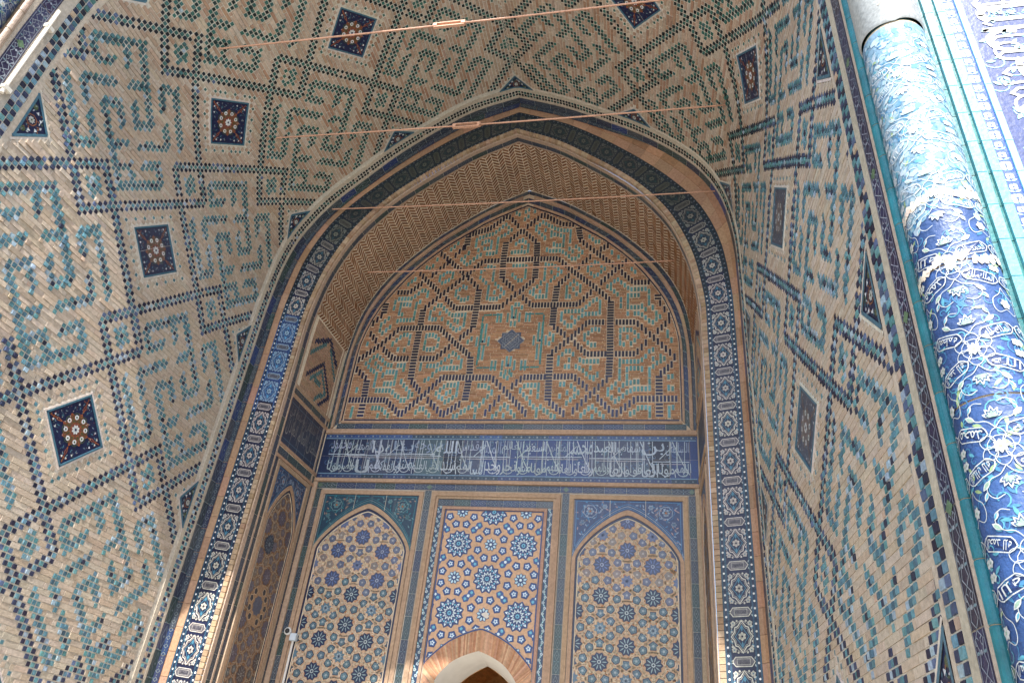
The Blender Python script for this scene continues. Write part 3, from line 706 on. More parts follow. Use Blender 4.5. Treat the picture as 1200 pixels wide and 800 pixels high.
# generic girih field -------------------------------------------------
def girih(b_, f, cx, cz, inside, x0, x1, z0, z1, fade_z, seed=0, dull=0):
    b = MB() if dull else b_
    rng = random.Random(seed)
    pents, ros, st = [], [], []
    for m_ in range(-4, 5):
        for n_ in range(-4, 6):
            ox, oz = cx+.66*m_+.33*(n_ % 2), cz+.6*n_
            for dx, dz in ((.08, 0), (-.08, 0)): pents.append((ox+dx, oz+dz, 0 if dx > 0 else PI))
            for sx in (-1, 1):
                for sz in (-1, 1):
                    pents.append((ox+sx*.2, oz+sz*.088, math.atan2(sz*-.11, sx*-.2))); pents.append((ox+sx*.205, oz+sz*.235, math.atan2(sz*.02, sx*.2)))
                if sx > 0:
                    for sz in (-1, 1): pents.append((ox+.33, oz+sz*.18, sz*PI/2))
            ros += [(ox, oz+.2), (ox, oz-.2)]; st.append((ox+.33, oz))
    def faded(x, z):
        e = fade_z+.12*math.sin(x*9+seed)+.08*math.sin(x*23)
        return z > e
    def put(P, x, z, draw):
        if x < x0-.1 or x > x1+.1 or z < z0-.1 or z > z1+.1: return
        Q = [p for p in P]
        if all(inside(*p) for p in Q): draw(Q, True)
        elif inside(x, z) or any(inside(*p) for p in Q):
            # pull outside vertices onto the border
            out = []
            ins = [p for p in Q if inside(*p)]
            ax = sum(p[0] for p in ins)/len(ins) if ins else x; az = sum(p[1] for p in ins)/len(ins) if ins else z
            if not inside(ax, az): return
            for p in Q:
                if inside(*p): out.append(p); continue
                lo, hi = 0., 1.
                for _ in range(9):
                    mm = (lo+hi)/2
                    if inside(ax+(p[0]-ax)*mm, az+(p[1]-az)*mm): lo = mm
                    else: hi = mm
                out.append((ax+(p[0]-ax)*lo, az+(p[1]-az)*lo))
            draw(out, False)
    def outline(P, wd, c, h=.005):
        for p, q_ in zip(P, P[1:]+P[:1]):
            if inside(*p) and inside(*q_): rib(b, f, [p, q_], wd, h, c, PL)
    for x, z, a in pents:
        fd = faded(x, z)
        if rng.random() < .03 and fd: continue
        put(ngon(x, z, .094, 5, a+PI), x, z, lambda Q, w_: outline(Q, .013, jit(lin((206, 186, 160)), .08)))
        oc = jit(lin((84, 90, 108)) if fd else lin((44, 58, 74)), .15); ic = jit(lin((94, 100, 120)) if fd else lin((92, 118, 128)), .12)
        if fd and rng.random() < .25: oc = ic = jit(lin((128, 116, 108)), .1)
        put(ngon(x, z, .062, 5, a+PI), x, z, lambda Q, w_: fan(b, f, Q, .004, oc))
        if inside(x, z):
            put(ngon(x, z, .047, 5, a+PI), x, z, lambda Q, w_: fan(b, f, Q, .006, ic))
            put(ngon(x, z, .016, 5, a), x, z, lambda Q, w_: fan(b, f, Q, .008, mixc(ic, WHITE, .35)))
            for k in range(5):
                p = (x+.03*math.cos(a+PI+k*2*PI/5), z+.03*math.sin(a+PI+k*2*PI/5))
                if inside(*p) and not fd: fan(b, f, ngon(*p, .009, 4), .0075, mixc(oc, ic, .3))
    for x, z in ros:
        fd = faded(x, z); base = jit(lin((62, 70, 98)) if fd else lin((18, 32, 66)), .12)
        put(ngon(x, z, .15, 10, PI/10), x, z, lambda Q, w_: outline(Q, .013, jit(lin((206, 186, 160)), .08)))
        put(starpts(x, z, .118, .096, 10, 0), x, z, lambda Q, w_: fan(b, f, Q, .006, base))
        pc = mixc(TURQ, WHITE, .25) if not fd else lin((92, 112, 160))
        for k in range(10):
            Q = leafpts(x+.03*math.cos(k*PI/5), z+.03*math.sin(k*PI/5), k*PI/5, .068, .014)
            if all(inside(*p) for p in Q): fan(b, f, Q, .008, pc)
        if inside(x, z): fan(b, f, ngon(x, z, .026, 8), .0085, mixc(pc, WHITE, .3)); fan(b, f, ngon(x, z, .014, 6), .0095, base)
    for x, z in st:
        fd = faded(x, z)
        put(starpts(x, z, .125, .11, 8, PI/8), x, z, lambda Q, w_: outline(Q, .013, jit(lin((206, 186, 160)), .08)))
        put(starpts(x, z, .085, .058, 8, PI/8), x, z, lambda Q, w_: fan(b, f, Q, .006, jit(lin((90, 102, 132)) if fd else lin((82, 108, 122)), .1)))
        if inside(x, z): flower(b, f, x, z, .045, .008, lin((150, 166, 176)) if not fd else lin((110, 120, 150)), 8, lin((40, 60, 90)))
    # warm filler chips
    for _ in range(int((x1-x0)*(z1-z0)*230)):
        x, z = rng.uniform(x0, x1), rng.uniform(z0, z1)
        P = ngon(x, z, rng.uniform(.012, .024), 3, rng.random()*6)
        if all(inside(*p) for p in P): fan(b, f, P, .0025, jit(mixc(lin((176, 116, 78)), lin((160, 120, 88)), rng.random()), .12), BR)
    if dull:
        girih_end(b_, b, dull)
        mx, mz = cx-.17, 4.49          # one dark medallion and a pale patched ring
        fan(b_, f, starpts(mx, mz, .135, .112, 14), .011, lin((46, 56, 74)))
        for k in range(14): fan(b_, f, leafpts(mx+.05*math.cos(k*PI/7), mz+.05*math.sin(k*PI/7), k*PI/7, .06, .018), .0125, lin((92, 104, 112)))
        fan(b_, f, ngon(mx, mz, .03, 8), .013, lin((96, 108, 116)))
        px, pz = cx-.05, 3.72
        fan(b_, f, [(px+.27*math.cos(k*.42)*(1+.08*math.sin(k*3)), pz+.27*math.sin(k*.42)*(1+.08*math.cos(k*2))) for k in range(15)], .0105, lin((164, 134, 106)), BR)
        fan(b_, f, starpts(px, pz, .13, .11, 10), .012, lin((84, 88, 104)))
        for k in range(11):
            if k % 5 == 3: continue
            fan(b_, f, ngon(px+.205*math.cos(k*.571), pz+.205*math.sin(k*.571), .042, 5, k), .012, lin((60, 60, 66))); rib(b_, f, ngon(px+.205*math.cos(k*.571), pz+.205*math.sin(k*.571), .05, 5, k), .01, .0125, lin((176, 150, 122)), closed=True)

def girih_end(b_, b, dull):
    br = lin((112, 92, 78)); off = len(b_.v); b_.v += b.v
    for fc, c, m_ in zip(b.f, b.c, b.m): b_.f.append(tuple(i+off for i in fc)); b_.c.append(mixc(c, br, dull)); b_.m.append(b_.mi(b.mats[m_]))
def arch_inside(cx, hw, zs, za, x0=None):
    def top(x):
        t = abs(x-cx)/hw
        if t >= 1: return -1
        return zs+(za-zs)*(1-t**1.75)**.80*(1-.0)
    return top
def blind_arch(root, f, cx, hw, zbot, ztop, zs_, za_, seed, cz, fade, sp_dark=False, dull=0):
    """framed pointed panel: outer half width hw (frame outside), top ztop"""
    b = MB(); fr = .06
    c = jit(ORNG, .04)
    fz = lambda v, u, h=0: f(u, v, h)
    step(b, f, cx-hw, cx+hw, ztop-fr, ztop, .022, c, BR, hb=0)
    step(b, fz, zbot, ztop-fr, cx-hw, cx-hw+fr, .022, c, BR, hb=0); step(b, fz, zbot, ztop-fr, cx+hw-fr, cx+hw, .022, c, BR, hb=0)
    b.build('brick_frame', root)
    iw = hw-fr-.01
    xs = [cx-iw+2*iw*i/40 for i in range(41)]
    # pointed arch outline, half width iw-.02
    def arcz(x, w_, zs, za):
        t = min(1, abs(x-cx)/w_); return zs+(za-zs)*(1-t**1.35)**.72 if t < 1 else zs
    # spandrels
    b = MB(); base = lin((24, 54, 74)) if sp_dark else lin((42, 60, 98))
    for i in range(40):
        xa, xb_ = xs[i], xs[i+1]; ti = min(3, int(i/10))
        cc = base if i % 10 else mixc(base, CREAM, .05)
        b.poly([f(xa, max(zs_, arcz(xa, iw-.01, zs_, za_)), .003), f(xb_, max(zs_, arcz(xb_, iw-.01, zs_, za_)), .003), f(xb_, ztop-fr, .003), f(xa, ztop-fr, .003)], cc, GL)
    tqc = lin((64, 118, 160)) if not sp_dark else lin((40, 110, 120)); lc = lin((140, 154, 172)) if not sp_dark else lin((96, 130, 134))
    off = [(x, arcz(x, iw-.01, zs_, za_)+.075) for x in xs if arcz(x, iw-.01, zs_, za_)+.075 < ztop-fr-.02]
    for e, cc in ((.03, tqc), (.055, lc), (.085, tqc)):
        P = [(x, arcz(x, iw-.01, zs_, za_)+e) for x in xs if zs_+.02 < arcz(x, iw-.01, zs_, za_)+e < ztop-fr-.02]
        for p, q_ in zip(P, P[1:]): rib(b, f, [p, q_], .008, .006, cc)
    for sx in (-1, 1):
        rib(b, f, [(cx+sx*.03, ztop-fr-.025), (cx+sx*(iw-.03), ztop-fr-.025), (cx+sx*(iw-.03), zs_+.1)], .009, .006, tqc)
        x, z = cx+sx*(iw-.22), ztop-fr-.17
        rib(b, f, ngon(x, z, .09, 8, .3), .009, .006, lc, closed=True); flower(b, f, x, z, .055, .007, lc, 6, OCHRE); rib(b, f, starpts(x, z, .12, .1, 8), .006, .006, tqc, closed=True)
        flower(b, f, x-sx*.2, z+.07, .04, .007, lc, 6, tqc); flower(b, f, x+sx*.1, z-.16, .04, .007, mixc(lc, base, .3), 6, tqc)
        for q in range(130):
            px, pz = cx+sx*random.uniform(.1, iw-.05), random.uniform(zs_+.1, ztop-fr-.05)
            if pz > arcz(px, iw-.01, zs_, za_)+.11: fan(b, f, leafpts(px, pz, random.random()*6, .05, .018), .005, random.choice([lc, tqc, mixc(lc, OCHRE, .5)]))
        rib(b, f, [(cx+sx*iw*.33, ztop-fr), (cx+sx*iw*.33, arcz(cx+sx*iw*.33, iw, zs_, za_)+.02)], .005, .007, CREAM); 
    b.build('spandrel', root)
    # arch moulding + navy line
    b = MB()
    def arch_line(w0, d0, w1, d1, h, cc, mt_, hb=0):
        A = [(cx-w0, zbot)]+[(cx+w0*t, arcz(cx+w0*t, w0, zs_-.0, za_-d0)) for t in [-1+2*i/60 for i in range(61)]]+[(cx+w0, zbot)]
        C = [(cx-w1, zbot)]+[(cx+w1*t, arcz(cx+w1*t, w1, zs_-.0, za_-d1)) for t in [-1+2*i/60 for i in range(61)]]+[(cx+w1, zbot)]
        n = len(A); V = [f(*p, hb) for p in A]+[f(*p, h) for p in A]+[f(*p, h) for p in C]+[f(*p, hb) for p in C]; F = []
        for i in range(n-1):
            for k in range(3): F.append((k*n+i, k*n+i+1, (k+1)*n+i+1, (k+1)*n+i))
        b.tris(V, F, cc, mt_)
    arch_line(iw, 0, iw-.048, .07, .018, jit(ORNG, .04), BR)
    arch_line(iw-.050, .073, iw-.075, .11, .008, lin((24, 28, 58)), GL)
    arch_line(iw-.077, .113, iw-.083, .122, .009, CREAM, PL)
    b.build('arch_moulding', root)
    # field
    b = MB(); w2 = iw-.084; za2 = za_-.123
    for i in range(40):
        xa, xb_ = cx-w2+2*w2*i/40, cx-w2+2*w2*(i+1)/40
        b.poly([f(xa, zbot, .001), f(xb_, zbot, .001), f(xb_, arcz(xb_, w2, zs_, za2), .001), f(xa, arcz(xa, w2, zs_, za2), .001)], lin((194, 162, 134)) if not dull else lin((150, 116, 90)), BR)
    ins = lambda x, z: abs(x-cx) < w2-.003 and zbot < z < arcz(x, w2, zs_, za2)-.003
    girih(b, f, cx, cz, ins, cx-w2, cx+w2, max(zbot, 2.3), za2, fade, seed, dull)
    b.build('star_mosaic', root)

for sg in (1, -1):
    root = thing('side_arch_panel', 'narrow pointed mosaic panel with faded star tiles on the niche\'s %s' % ('left side wall' if sg > 0 else 'right side wall, seen edge-on'), 'tile panel', (XN-sg*2.8, 9.3, 2))
    f = (lambda u, v, h=0: nic(u, sg*nq(v), h+.001))
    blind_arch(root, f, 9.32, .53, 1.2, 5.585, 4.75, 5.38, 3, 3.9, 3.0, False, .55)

# ================================================================== BACK WALL : TYMPANUM
bw = plane((XN, YB, 0), (1, 0, 0), (0, 0, 1), (0, -1, 0))
F_ = [(2.61, 6.77), (2.61, 7.7), (2.59, 8.25), (2.42, 8.87), (2.13, 9.39), (1.82, 9.81), (1.5, 10.14), (1.33, 10.29), (.98, 10.55), (.7, 10.76), (0, 11.12)]
Bt_ = [(2.83, 6.53)]+B_[1:]
tym = thing('tympanum', 'pointed wall of orange brick with navy interlaced lines and turquoise figures', 'tympanum', (XN, YB, 6.5))
fA, bA = dens(F_), dens(Bt_)
tS = np.concatenate([[0], np.cumsum(np.hypot(*np.diff((fA+bA)/2, axis=0).T))]); LT = tS[-1]
def tymap(sg):
    def f(s, t, h=0):                              # t 0 outer .. 1 field edge
        X = np.interp(s, tS, bA[:, 0])*(1-t)+np.interp(s, tS, fA[:, 0])*t; Z = np.interp(s, tS, bA[:, 1])*(1-t)+np.interp(s, tS, fA[:, 1])*t
        return (XN+sg*X, YB-h, Z)
    return f
def half_at(z):  return float(np.interp(z, fA[:, 1], fA[:, 0])) if z < 11.12 else 0
b = MB()
zz = [6.5]+list(np.linspace(6.55, 11.5, 40))
for z0_, z1_ in zip(zz, zz[1:]):
    w0, w1 = [float(np.interp(z, bA[:, 1], bA[:, 0])) for z in (z0_, z1_)]
    b.poly([bw(-w0, z0_, 0), bw(w0, z0_, 0), bw(w1, z1_, 0), bw(-w1, z1_, 0)], lin((206, 184, 158)), BR)
TY = [[(-2.59,7.13),(-1.96,7.13),(-1.67,6.86),(-1.35,7.21),(-1.09,7.53),(-.28,7.52),(-.03,7.27),(.34,6.86)],[(-2.6,7.73),(-2.35,7.5),(-2.33,7.13),(-2.33,6.82)],
[(-2.6,7.73),(-2.6,7.87),(-2.26,8.16),(-1.97,8.5),(-1.27,8.49),(-.99,8.2),(-.67,7.92),(-.64,7.53),(-.66,7.11),(-.99,6.86),(-1.35,7.21),(-1.61,7.49),(-1.62,7.89),(-1.62,8.49),(-1.62,8.88),(-1.33,9.19),(-.97,9.56),(-.74,9.82)],
[(-2.56,8.5),(-2.26,8.16),(-1.98,7.9),(-1.26,7.89),(-.97,8.2),(-.7,8.47),(-.69,8.87),(-.69,9.27),(-.94,9.56),(-1.32,9.94),(-1.57,10.17)],
[(-1.89,9.76),(-1.65,9.49),(-1.33,9.17),(-1.06,8.88),(-.69,8.88),(-.27,8.88),(-.02,9.17),(-.31,9.48),(-.33,9.89),(-.32,10.3)],[(-2.28,9.26),(-1.93,9.25),(-1.66,9.51),(-1.3,9.91),(-1.06,10.25)],
[(-2.56,8.5),(-2.32,8.81),(-2.31,9.21)],[(-.94,9.56),(-.68,9.88),(-.33,9.88)],[(-.33,9.89),(.26,9.88),(.63,9.87),(.91,9.57),(1.28,9.23),(1.55,8.94),(1.55,8.52),(1.56,7.92),(1.55,7.5),(1.31,7.24),(1.0,6.9)],
[(.92,6.86),(.64,7.1),(.63,7.53),(.62,7.94),(.92,8.22),(1.19,8.53),(1.95,8.51),(2.2,8.24),(2.5,7.9)],[(.24,10.25),(.26,9.88),(.26,9.45),(0,9.16),(-.25,8.88)],[(0,9.16),(.24,8.9),(1.02,8.89),(1.3,9.23),(1.64,9.61),(1.87,9.83)],
[(.63,8.9),(.62,8.48),(.92,8.22),(1.19,7.93),(1.95,7.92),(2.2,8.24),(2.5,8.56)],[(.91,9.57),(.65,9.29),(.63,8.9)],[(.96,10.29),(1.27,9.98),(1.64,9.61),(1.91,9.3),(2.29,9.29),(2.3,8.93),(2.5,8.56)],[(1.5,10.13),(1.27,9.98),(.91,9.57)],
[(-.03,7.27),(.22,7.52),(1.01,7.53),(1.31,7.24),(1.65,6.86),(1.96,7.13),(2.3,7.13),(2.57,7.13)],[(-.34,6.86),(-.03,7.27)],[(2.5,7.9),(2.57,7.8),(2.3,7.53),(2.3,7.13),(2.3,6.82)],
[(-.05,10.55),(-.32,10.26)],[(-.34,10.92),(-.05,10.55),(.24,10.25)],[(-.05,10.55),(.3,10.9),(.65,10.65),(.94,10.61),(1.0,10.28)],[(-1.03,10.5),(-.66,10.62),(-.34,10.92)],[(-1.03,10.54),(-1.03,10.25),(-1.3,9.89)],[(-1.33,7.2),(-.99,6.86)],[(-1.67,6.86),(-1.35,7.2)]]
tiles = []     # (x, z, w, h, kind)
def lay(line, kind, sp=.052, tw=.037, th=.1):
    for (x0, z0), (x1, z1) in zip(line, line[1:]):
        dx, dz = x1-x0, z1-z0; l = math.hypot(dx, dz)
        if l < .02: continue
        if abs(dx) < abs(dz)*.25:
            n = max(1, int(abs(dz)/sp))
            for k in range(n): tiles.append((x0+dx*(k+.5)/n, z0+dz*(k+.5)/n, th*1.05, tw, kind))
        else:
            n = max(1, int(abs(dx)/sp))
            for k in range(n): tiles.append((x0+dx*(k+.5)/n, z0+dz*(k+.5)/n, tw, th if abs(dz) < abs(dx)*.3 else th*1.2, kind))
for l in TY: lay(l, 'k')
def diar(cx, cz, rx, rz, kind='t'): lay([(cx-rx, cz), (cx, cz+rz), (cx+rx, cz), (cx, cz-rz), (cx-rx, cz)], kind, sp=.056, tw=.034, th=.085)
MX, MZ = -.035, 8.2
SG = np.array([[*p, *q_] for l in TY for p, q_ in zip(l, l[1:])])
def ndist(x, z):
    d = SG[:, 2:]-SG[:, :2]; t = np.clip(((x-SG[:, 0])*d[:, 0]+(z-SG[:, 1])*d[:, 1])/(d**2).sum(1), 0, 1)
    return float(np.hypot(x-SG[:, 0]-d[:, 0]*t, z-SG[:, 1]-d[:, 1]*t).min())
# turquoise figures echo the navy lattice inside every compartment
rt = random.Random(5)
for i in range(94):
    x = -2.6+i*.056; run = None
    for j in range(150):
        z = 6.82+j*.03; d = ndist(x, z)
        ed = half_at(z)-abs(x)
        ok = ed > .1 and max(abs(x-MX), abs(z-MZ)) > .62 and (abs(d-.155) < .021 or abs(d-.275) < .019 or (d > .38 and abs(d-.4) < .02))
        if ok and run is None: run = z
        if run is not None and (not ok or z-run > .085):
            if rt.random() < .93: tiles.append((x, (run+z)/2, .039, min(.1, max(.082, z-run+.02)), 't'))
            run = None if not ok else z+.012
for cx, cz in ((MX, 8.66), (MX, 7.74), (MX-.47, 8.2), (MX+.47, 8.2)):
    diar(cx, cz, .13, .16); diar(cx, cz, .06, .06)
    for e in (-1, 1): diar(cx+(e*.24 if abs(cx-MX) < .1 else 0)+(0 if abs(cx-MX) < .1 else -.16*np.sign(cx-MX)*0), cz+(e*.26 if abs(cx-MX) > .1 else 0), .06, .08); tiles.append((cx, cz, .03, .05, 'k'))
TQL = [[(-.55, 8.7), (-.55, 7.74)], [(.47, 8.7), (.47, 7.74)], [(-.55, 7.7), (-.22, 7.7)], [(.16, 7.7), (.47, 7.7)], [(.16, 8.72), (.47, 8.72)], [(-.55, 8.72), (-.24, 8.72)]]
def infield(x, z, e=.0): return 6.79 < z < 11.1 and abs(x) < half_at(z)-e
occ = {}
placed = []
for x, z, w_, h_, k in tiles:
    if not infield(x, z, .03) or (abs(x-MX)+abs(z-MZ) < .27): continue
    if any(abs(x-q[0]) < (w_+q[2])*.5-.006 and abs(z-q[1]) < (h_+q[3])*.5-.03 for q in placed): continue
    placed.append((x, z, w_, h_, k))
ch = .0305; row = 0; z = 6.79
rows = {}
for x, zc, w_, h_, k in placed:
    for rr in range(int((zc-h_/2-6.79)/ch), int((zc+h_/2-6.79)/ch)+1): rows.setdefault(rr, []).append((x-w_/2-.004, x+w_/2+.004))
while z < 11.1:
    hw = half_at(z+ch/2)-.01
    if hw > .05:
        x = -hw+random.uniform(-.12, 0)
        iv = sorted(rows.get(row, []))
        while x < hw:
            x2 = x+random.choice((.1, .19, .2, .21))
            a, e = max(x, -hw), min(x2, hw)
            # cut by tiles
            segs = [(a, e)]
            for p, q_ in iv:
                ns = []
                for s0, s1 in segs:
                    if q_ <= s0 or p >= s1: ns.append((s0, s1))
                    else:
                        if p-s0 > .012: ns.append((s0, p))
                        if s1-q_ > .012: ns.append((q_, s1))
                segs = ns
            for s0, s1 in segs:
                if abs((s0+s1)/2-MX)+abs(z-MZ) < .22 or s1-s0 < .01: continue
                slab(b, bw, s0, s1, z, z+ch, .005+abs(random.gauss(0, .0015)), jit(mixc(lin((182, 138, 104)), lin((150, 110, 84)), random.random()), .14), BR, g=.004, hb=0)
            x = x2
    z += ch; row += 1
for x, z, w_, h_, k in placed:
    if k == 'k': cc = jit(mixc(lin((26, 20, 36)), lin((36, 42, 84)), max(0, min(1, (8.0-z)/1.4))*.9+random.random()*.1), .25)
    else: cc = jit(mixc(mixc(lin((84, 150, 156)), lin((54, 120, 112)), random.random()*.9), lin((110, 118, 108)), .18), .2)
    slab(b, bw, x-w_/2, x+w_/2, z-h_/2, z+h_/2, .009+random.random()*.002, cc, GL, g=.001, hb=0)
for (p, q_) in TQL:
    n = max(1, int(math.hypot(q_[0]-p[0], q_[1]-p[1])/.11))
    for k in range(n):
        a_ = (p[0]+(q_[0]-p[0])*(k+.04)/n, p[1]+(q_[1]-p[1])*(k+.04)/n); z_ = (p[0]+(q_[0]-p[0])*(k+.94)/n, p[1]+(q_[1]-p[1])*(k+.94)/n)
        rib(b, bw, [a_, z_], .028, .0112, jit(lin((48, 122, 118)), .15))
b.build('patterned_brickwork', tym)
# star medallion
b = MB(); fan(b, bw, starpts(MX, MZ, .225, .168, 8, 0), .012, lin((70, 76, 92)))
for rr, cc in ((.22, 0), (.16, 1), (.1, 0), (.05, 1)):
    rib(b, bw, ngon(MX, MZ, rr, 4), .009, .014, lin((128, 132, 138)), closed=True); rib(b, bw, ngon(MX, MZ, rr*.8, 4, PI/4), .009, .014, lin((128, 132, 138)), closed=True)
rib(b, bw, [(MX-.1, MZ-.12), (MX+.12, MZ+.12)], .006, .016, CREAM, PL)
b.build('star_medallion', tym)
# borders round the tympanum
b = MB(); c_ = MB()
for sg in (-1, 1):
    f = tymap(sg)
    strip(b, f, 0.0, LT, .03, .25, PAL_DK, .3, 1, h=.004)
    for i in range(int(LT/.25)): step(c_, f, i*.25+.002, min(LT, i*.25+.248), .27, .46, .03, jit(ORNG, .08), BR, hb=0)
    strip(b, f, 0.0, LT, .48, .77, PAL_DK+PAL_NB, .26, 1, h=.004)
    for i in range(int(LT/.25)): step(c_, f, i*.25+.002, min(LT, i*.25+.248), .79, .93, .022, jit(ORNG, .08), BR, hb=0)
    rib(b, f, [(s_, .97) for s_ in np.linspace(0, LT, 60)], .018*4.4, .013, lin((26, 26, 50)))
b2 = bw
step(c_, bw, -2.62, 2.62, 6.715, 6.752, .024, ORNG, BR, hb=0)
rib(b, bw, [(-2.58, 6.772), (2.58, 6.772)], .022, .012, lin((26, 30, 66)))
strip(b, bw, -2.68, 2.68, 6.61, 6.71, PAL_DK+PAL_NB, .3, 1)
b.build('tile_border', tym); c_.build('brick_border', tym)

# ================================================================== FRIEZE
fr = thing('inscription_frieze', 'long dark blue tile frieze with two lines of white Arabic lettering above the panels', 'frieze', (XN, YB, 6.1))
b = MB(); step(b, bw, -2.82, 2.82, 6.53, 6.60, .04, ORNG, BR, hb=0); step(b, bw, -2.82, 2.82, 5.735, 5.785, .04, ORNG, BR, hb=0); b.build('brick_fillet', fr)
b = MB(); rng = random.Random(11)
x = -2.82
while x < 2.82:
    e = min(2.82, x+rng.choice((.28, .35, .42))); rr = rng.random()
    cc = lin((42, 64, 116)) if x > -1.6 else lin((30, 44, 76))
    if rr < .3: cc = lin((62, 70, 92))
    if -1.3 < x < -.3 and rr > .5: cc = lin((70, 92, 100))
    if abs(x+1.0) < .15 or abs(x-2.0) < .2: cc = lin((16, 26, 46))
    b.poly([bw(x+.002, 5.79, .003), bw(e-.002, 5.79, .003), bw(e-.002, 6.155, .003), bw(x+.002, 6.155, .003)], jit(cc, .12), GL)
    b.poly([bw(x+.002, 6.158, .003), bw(e-.002, 6.158, .003), bw(e-.002, 6.525, .003), bw(x+.002, 6.525, .003)], jit(mixc(cc, NAVY, .3), .12), GL)
    x = e
for i in range(260):
    x, z = rng.uniform(-2.7, 2.7), rng.uniform(5.93, 6.4); r_ = rng.uniform(.03, .07); a = rng.random()*6
    rib(b, bw, [(x+r_*(1-t/12)*math.cos(a+t*.6), z+r_*(1-t/12)*math.sin(a+t*.6)) for t in range(9)], .006, .006, rng.choice([lin((76, 110, 150)), lin((84, 120, 130)), lin((104, 112, 120))]))
    if i % 2: fan(b, bw, leafpts(x, z, a, .05, .02), .0065, lin((84, 112, 136)))
b.build('glazed_ground', fr)
b = MB()
strip(b, bw, -2.8, 2.8, 6.455, 6.523, [lin((38, 64, 116)), lin((44, 72, 120)), lin((30, 58, 84))], .35, 2, lin((150, 160, 160)), h=.006)
strip(b, bw, -2.8, 2.8, 5.795, 5.862, [lin((40, 58, 100)), lin((50, 66, 100)), lin((32, 56, 74))], .35, 2, lin((140, 146, 150)), h=.006)
for z in (6.448, 5.87): rib(b, bw, [(-2.8, z), (2.8, z)], .01, .009, lin((128, 160, 184)))
b.build('border_strip', fr)
b = MB(); lc = lin((176, 184, 194))
words = ['اللهم', 'مولا', 'العا', 'فو و', 'العا', 'ودلهم', 'رلعا', 'والعا', 'وكلهم', 'مولا', 'صلوا', 'نحر', 'وجد', 'السا', 'لهم', 'سيد', 'التقي', 'العلم', 'صنو', 'والعد', 'كلهم', 'لا', 'حاضر', 'مولا']
n = len(words); wd = 5.4/n
for i, wrd in enumerate(words):
    u1 = 2.72-i*wd; c = jit(mixc(lc, lin((150, 160, 150)), rng.random()*.7), .05)
    put_text(b, bw, wrd, u1-wd*1.0, u1, 5.885, 6.07+rng.random()*.04, .010, c)
    for k in range(3):
        x = u1-wd*rng.uniform(.05, .95); rib(b, bw, [(x, 5.95), (x+rng.uniform(-.015, .02), 6.43)], .0095, .0105, c)
    if i % 2 == 0: rib(b, bw, [(u1-.02, 5.93), (u1-wd*.5, 6.1), (u1-wd*1.1, 6.43)], .013, .0107, c)
    if i % 3 == 1: rib(b, bw, [(u1-wd*.9, 6.16), (u1-wd*.1, 6.35)], .012, .011, c)
    rib(b, bw, arcpts(u1-wd*.5, 5.96, wd*.3, PI, 2*PI, 8, .055), .012, .0108, c)
up = ['السلطان', 'بن', 'شهاب', 'العبد', 'محمد', 'المنصور', 'السعيد', 'العالم', 'الملك', 'قدس', 'الله', 'روحه', 'بناء', 'هذا', 'الضعيف', 'محمود']
up = [u.replace('ء', '') for u in up]
wd = 5.4/len(up)
for i, wrd in enumerate(up):
    u1 = 2.7-i*wd; put_text(b, bw, wrd, u1-wd*.95, u1, 6.215, 6.42, .010, jit(mixc(lin((176, 186, 196)), lin((110, 124, 150)), rng.random()), .08))
for x0_, x1_, z in ((-2.4, -.9, 6.17), (-1.9, -1.0, 6.2), (-.6, .15, 6.165), (.3, 1.2, 6.175), (1.3, 2.1, 6.16), (-2.7, -2.1, 6.185), (2.2, 2.7, 6.12)):
    rib(b, bw, [(x0_, z), (x1_, z)], .0125, .0112, lc); rib(b, bw, [(x0_+.1, z-.035), (x1_-.05, z-.035)], .009, .0112, mixc(lc, OCHRE, .2))
for i in range(70):
    x, z = rng.uniform(-2.7, 2.7), rng.uniform(5.95, 6.4)
    fan(b, bw, ngon(x, z, .012, 4, PI/4), .0115, lc)
b.build('lettering', fr)

# ================================================================== LOWER WALL
lw = thing('panel_surround', 'dark tile strips with corner diamonds dividing the three lower panels', 'tile surround', (XN, YB, 3))
b = MB(); b.poly([bw(-2.83, 0, 0), bw(-.62, 0, 0), bw(-.62, 6.5, 0), bw(-2.83, 6.5, 0)], TAN, BR); b.poly([bw(.62, 0, 0), bw(2.83, 0, 0), bw(2.83, 6.5, 0), bw(.62, 6.5, 0)], TAN, BR); b.poly([bw(-.62, 3.6, 0), bw(-.62, 6.5, 0), bw(.62, 6.5, 0), bw(.62, 3.6, 0)], TAN, BR)
b.v = b.v[:]  # wall faces
b.build('wall', lw)
b = MB(); fz = lambda u, v, h=0: bw(v, u, h)
strip(b, bw, -2.76, 2.76, 5.635, 5.73, PAL_DK+PAL_NB, .3, 1)
for xa, xb_ in ((-2.755, -2.665), (-1.055, -.96), (.955, 1.05), (2.675, 2.765)):
    strip(b, fz, 1.2, 5.63, xa, xb_, PAL_DK+[lin((52, 70, 70))], .3, 1)
for x in (-2.71, 2.72, -1.0, 1.0):
    fan(b, bw, ngon(x, 5.68, .04, 4), .012, lin((92, 110, 92)))
b.build('tile_strip', lw)
for x0_, x1_ in ((-2.83, -2.757), (2.767, 2.83)):
    b = MB(); step(b, fz, 1.0, 5.73, x0_, x1_, .03, jit(mixc(ORNG, TAN, .3), .05), BR, hb=0); b.build('brick_strip', lw)
for x0_ in (-2.8, 1.2):
    b = MB()
    for k in range(4): slab(b, bw, x0_+k*.4, x0_+(k+1)*.4, .02, 1.18, .05, jit(lin((150, 156, 150)), .06), PL, hb=0, g=0)
    b.build('marble_dado', lw)
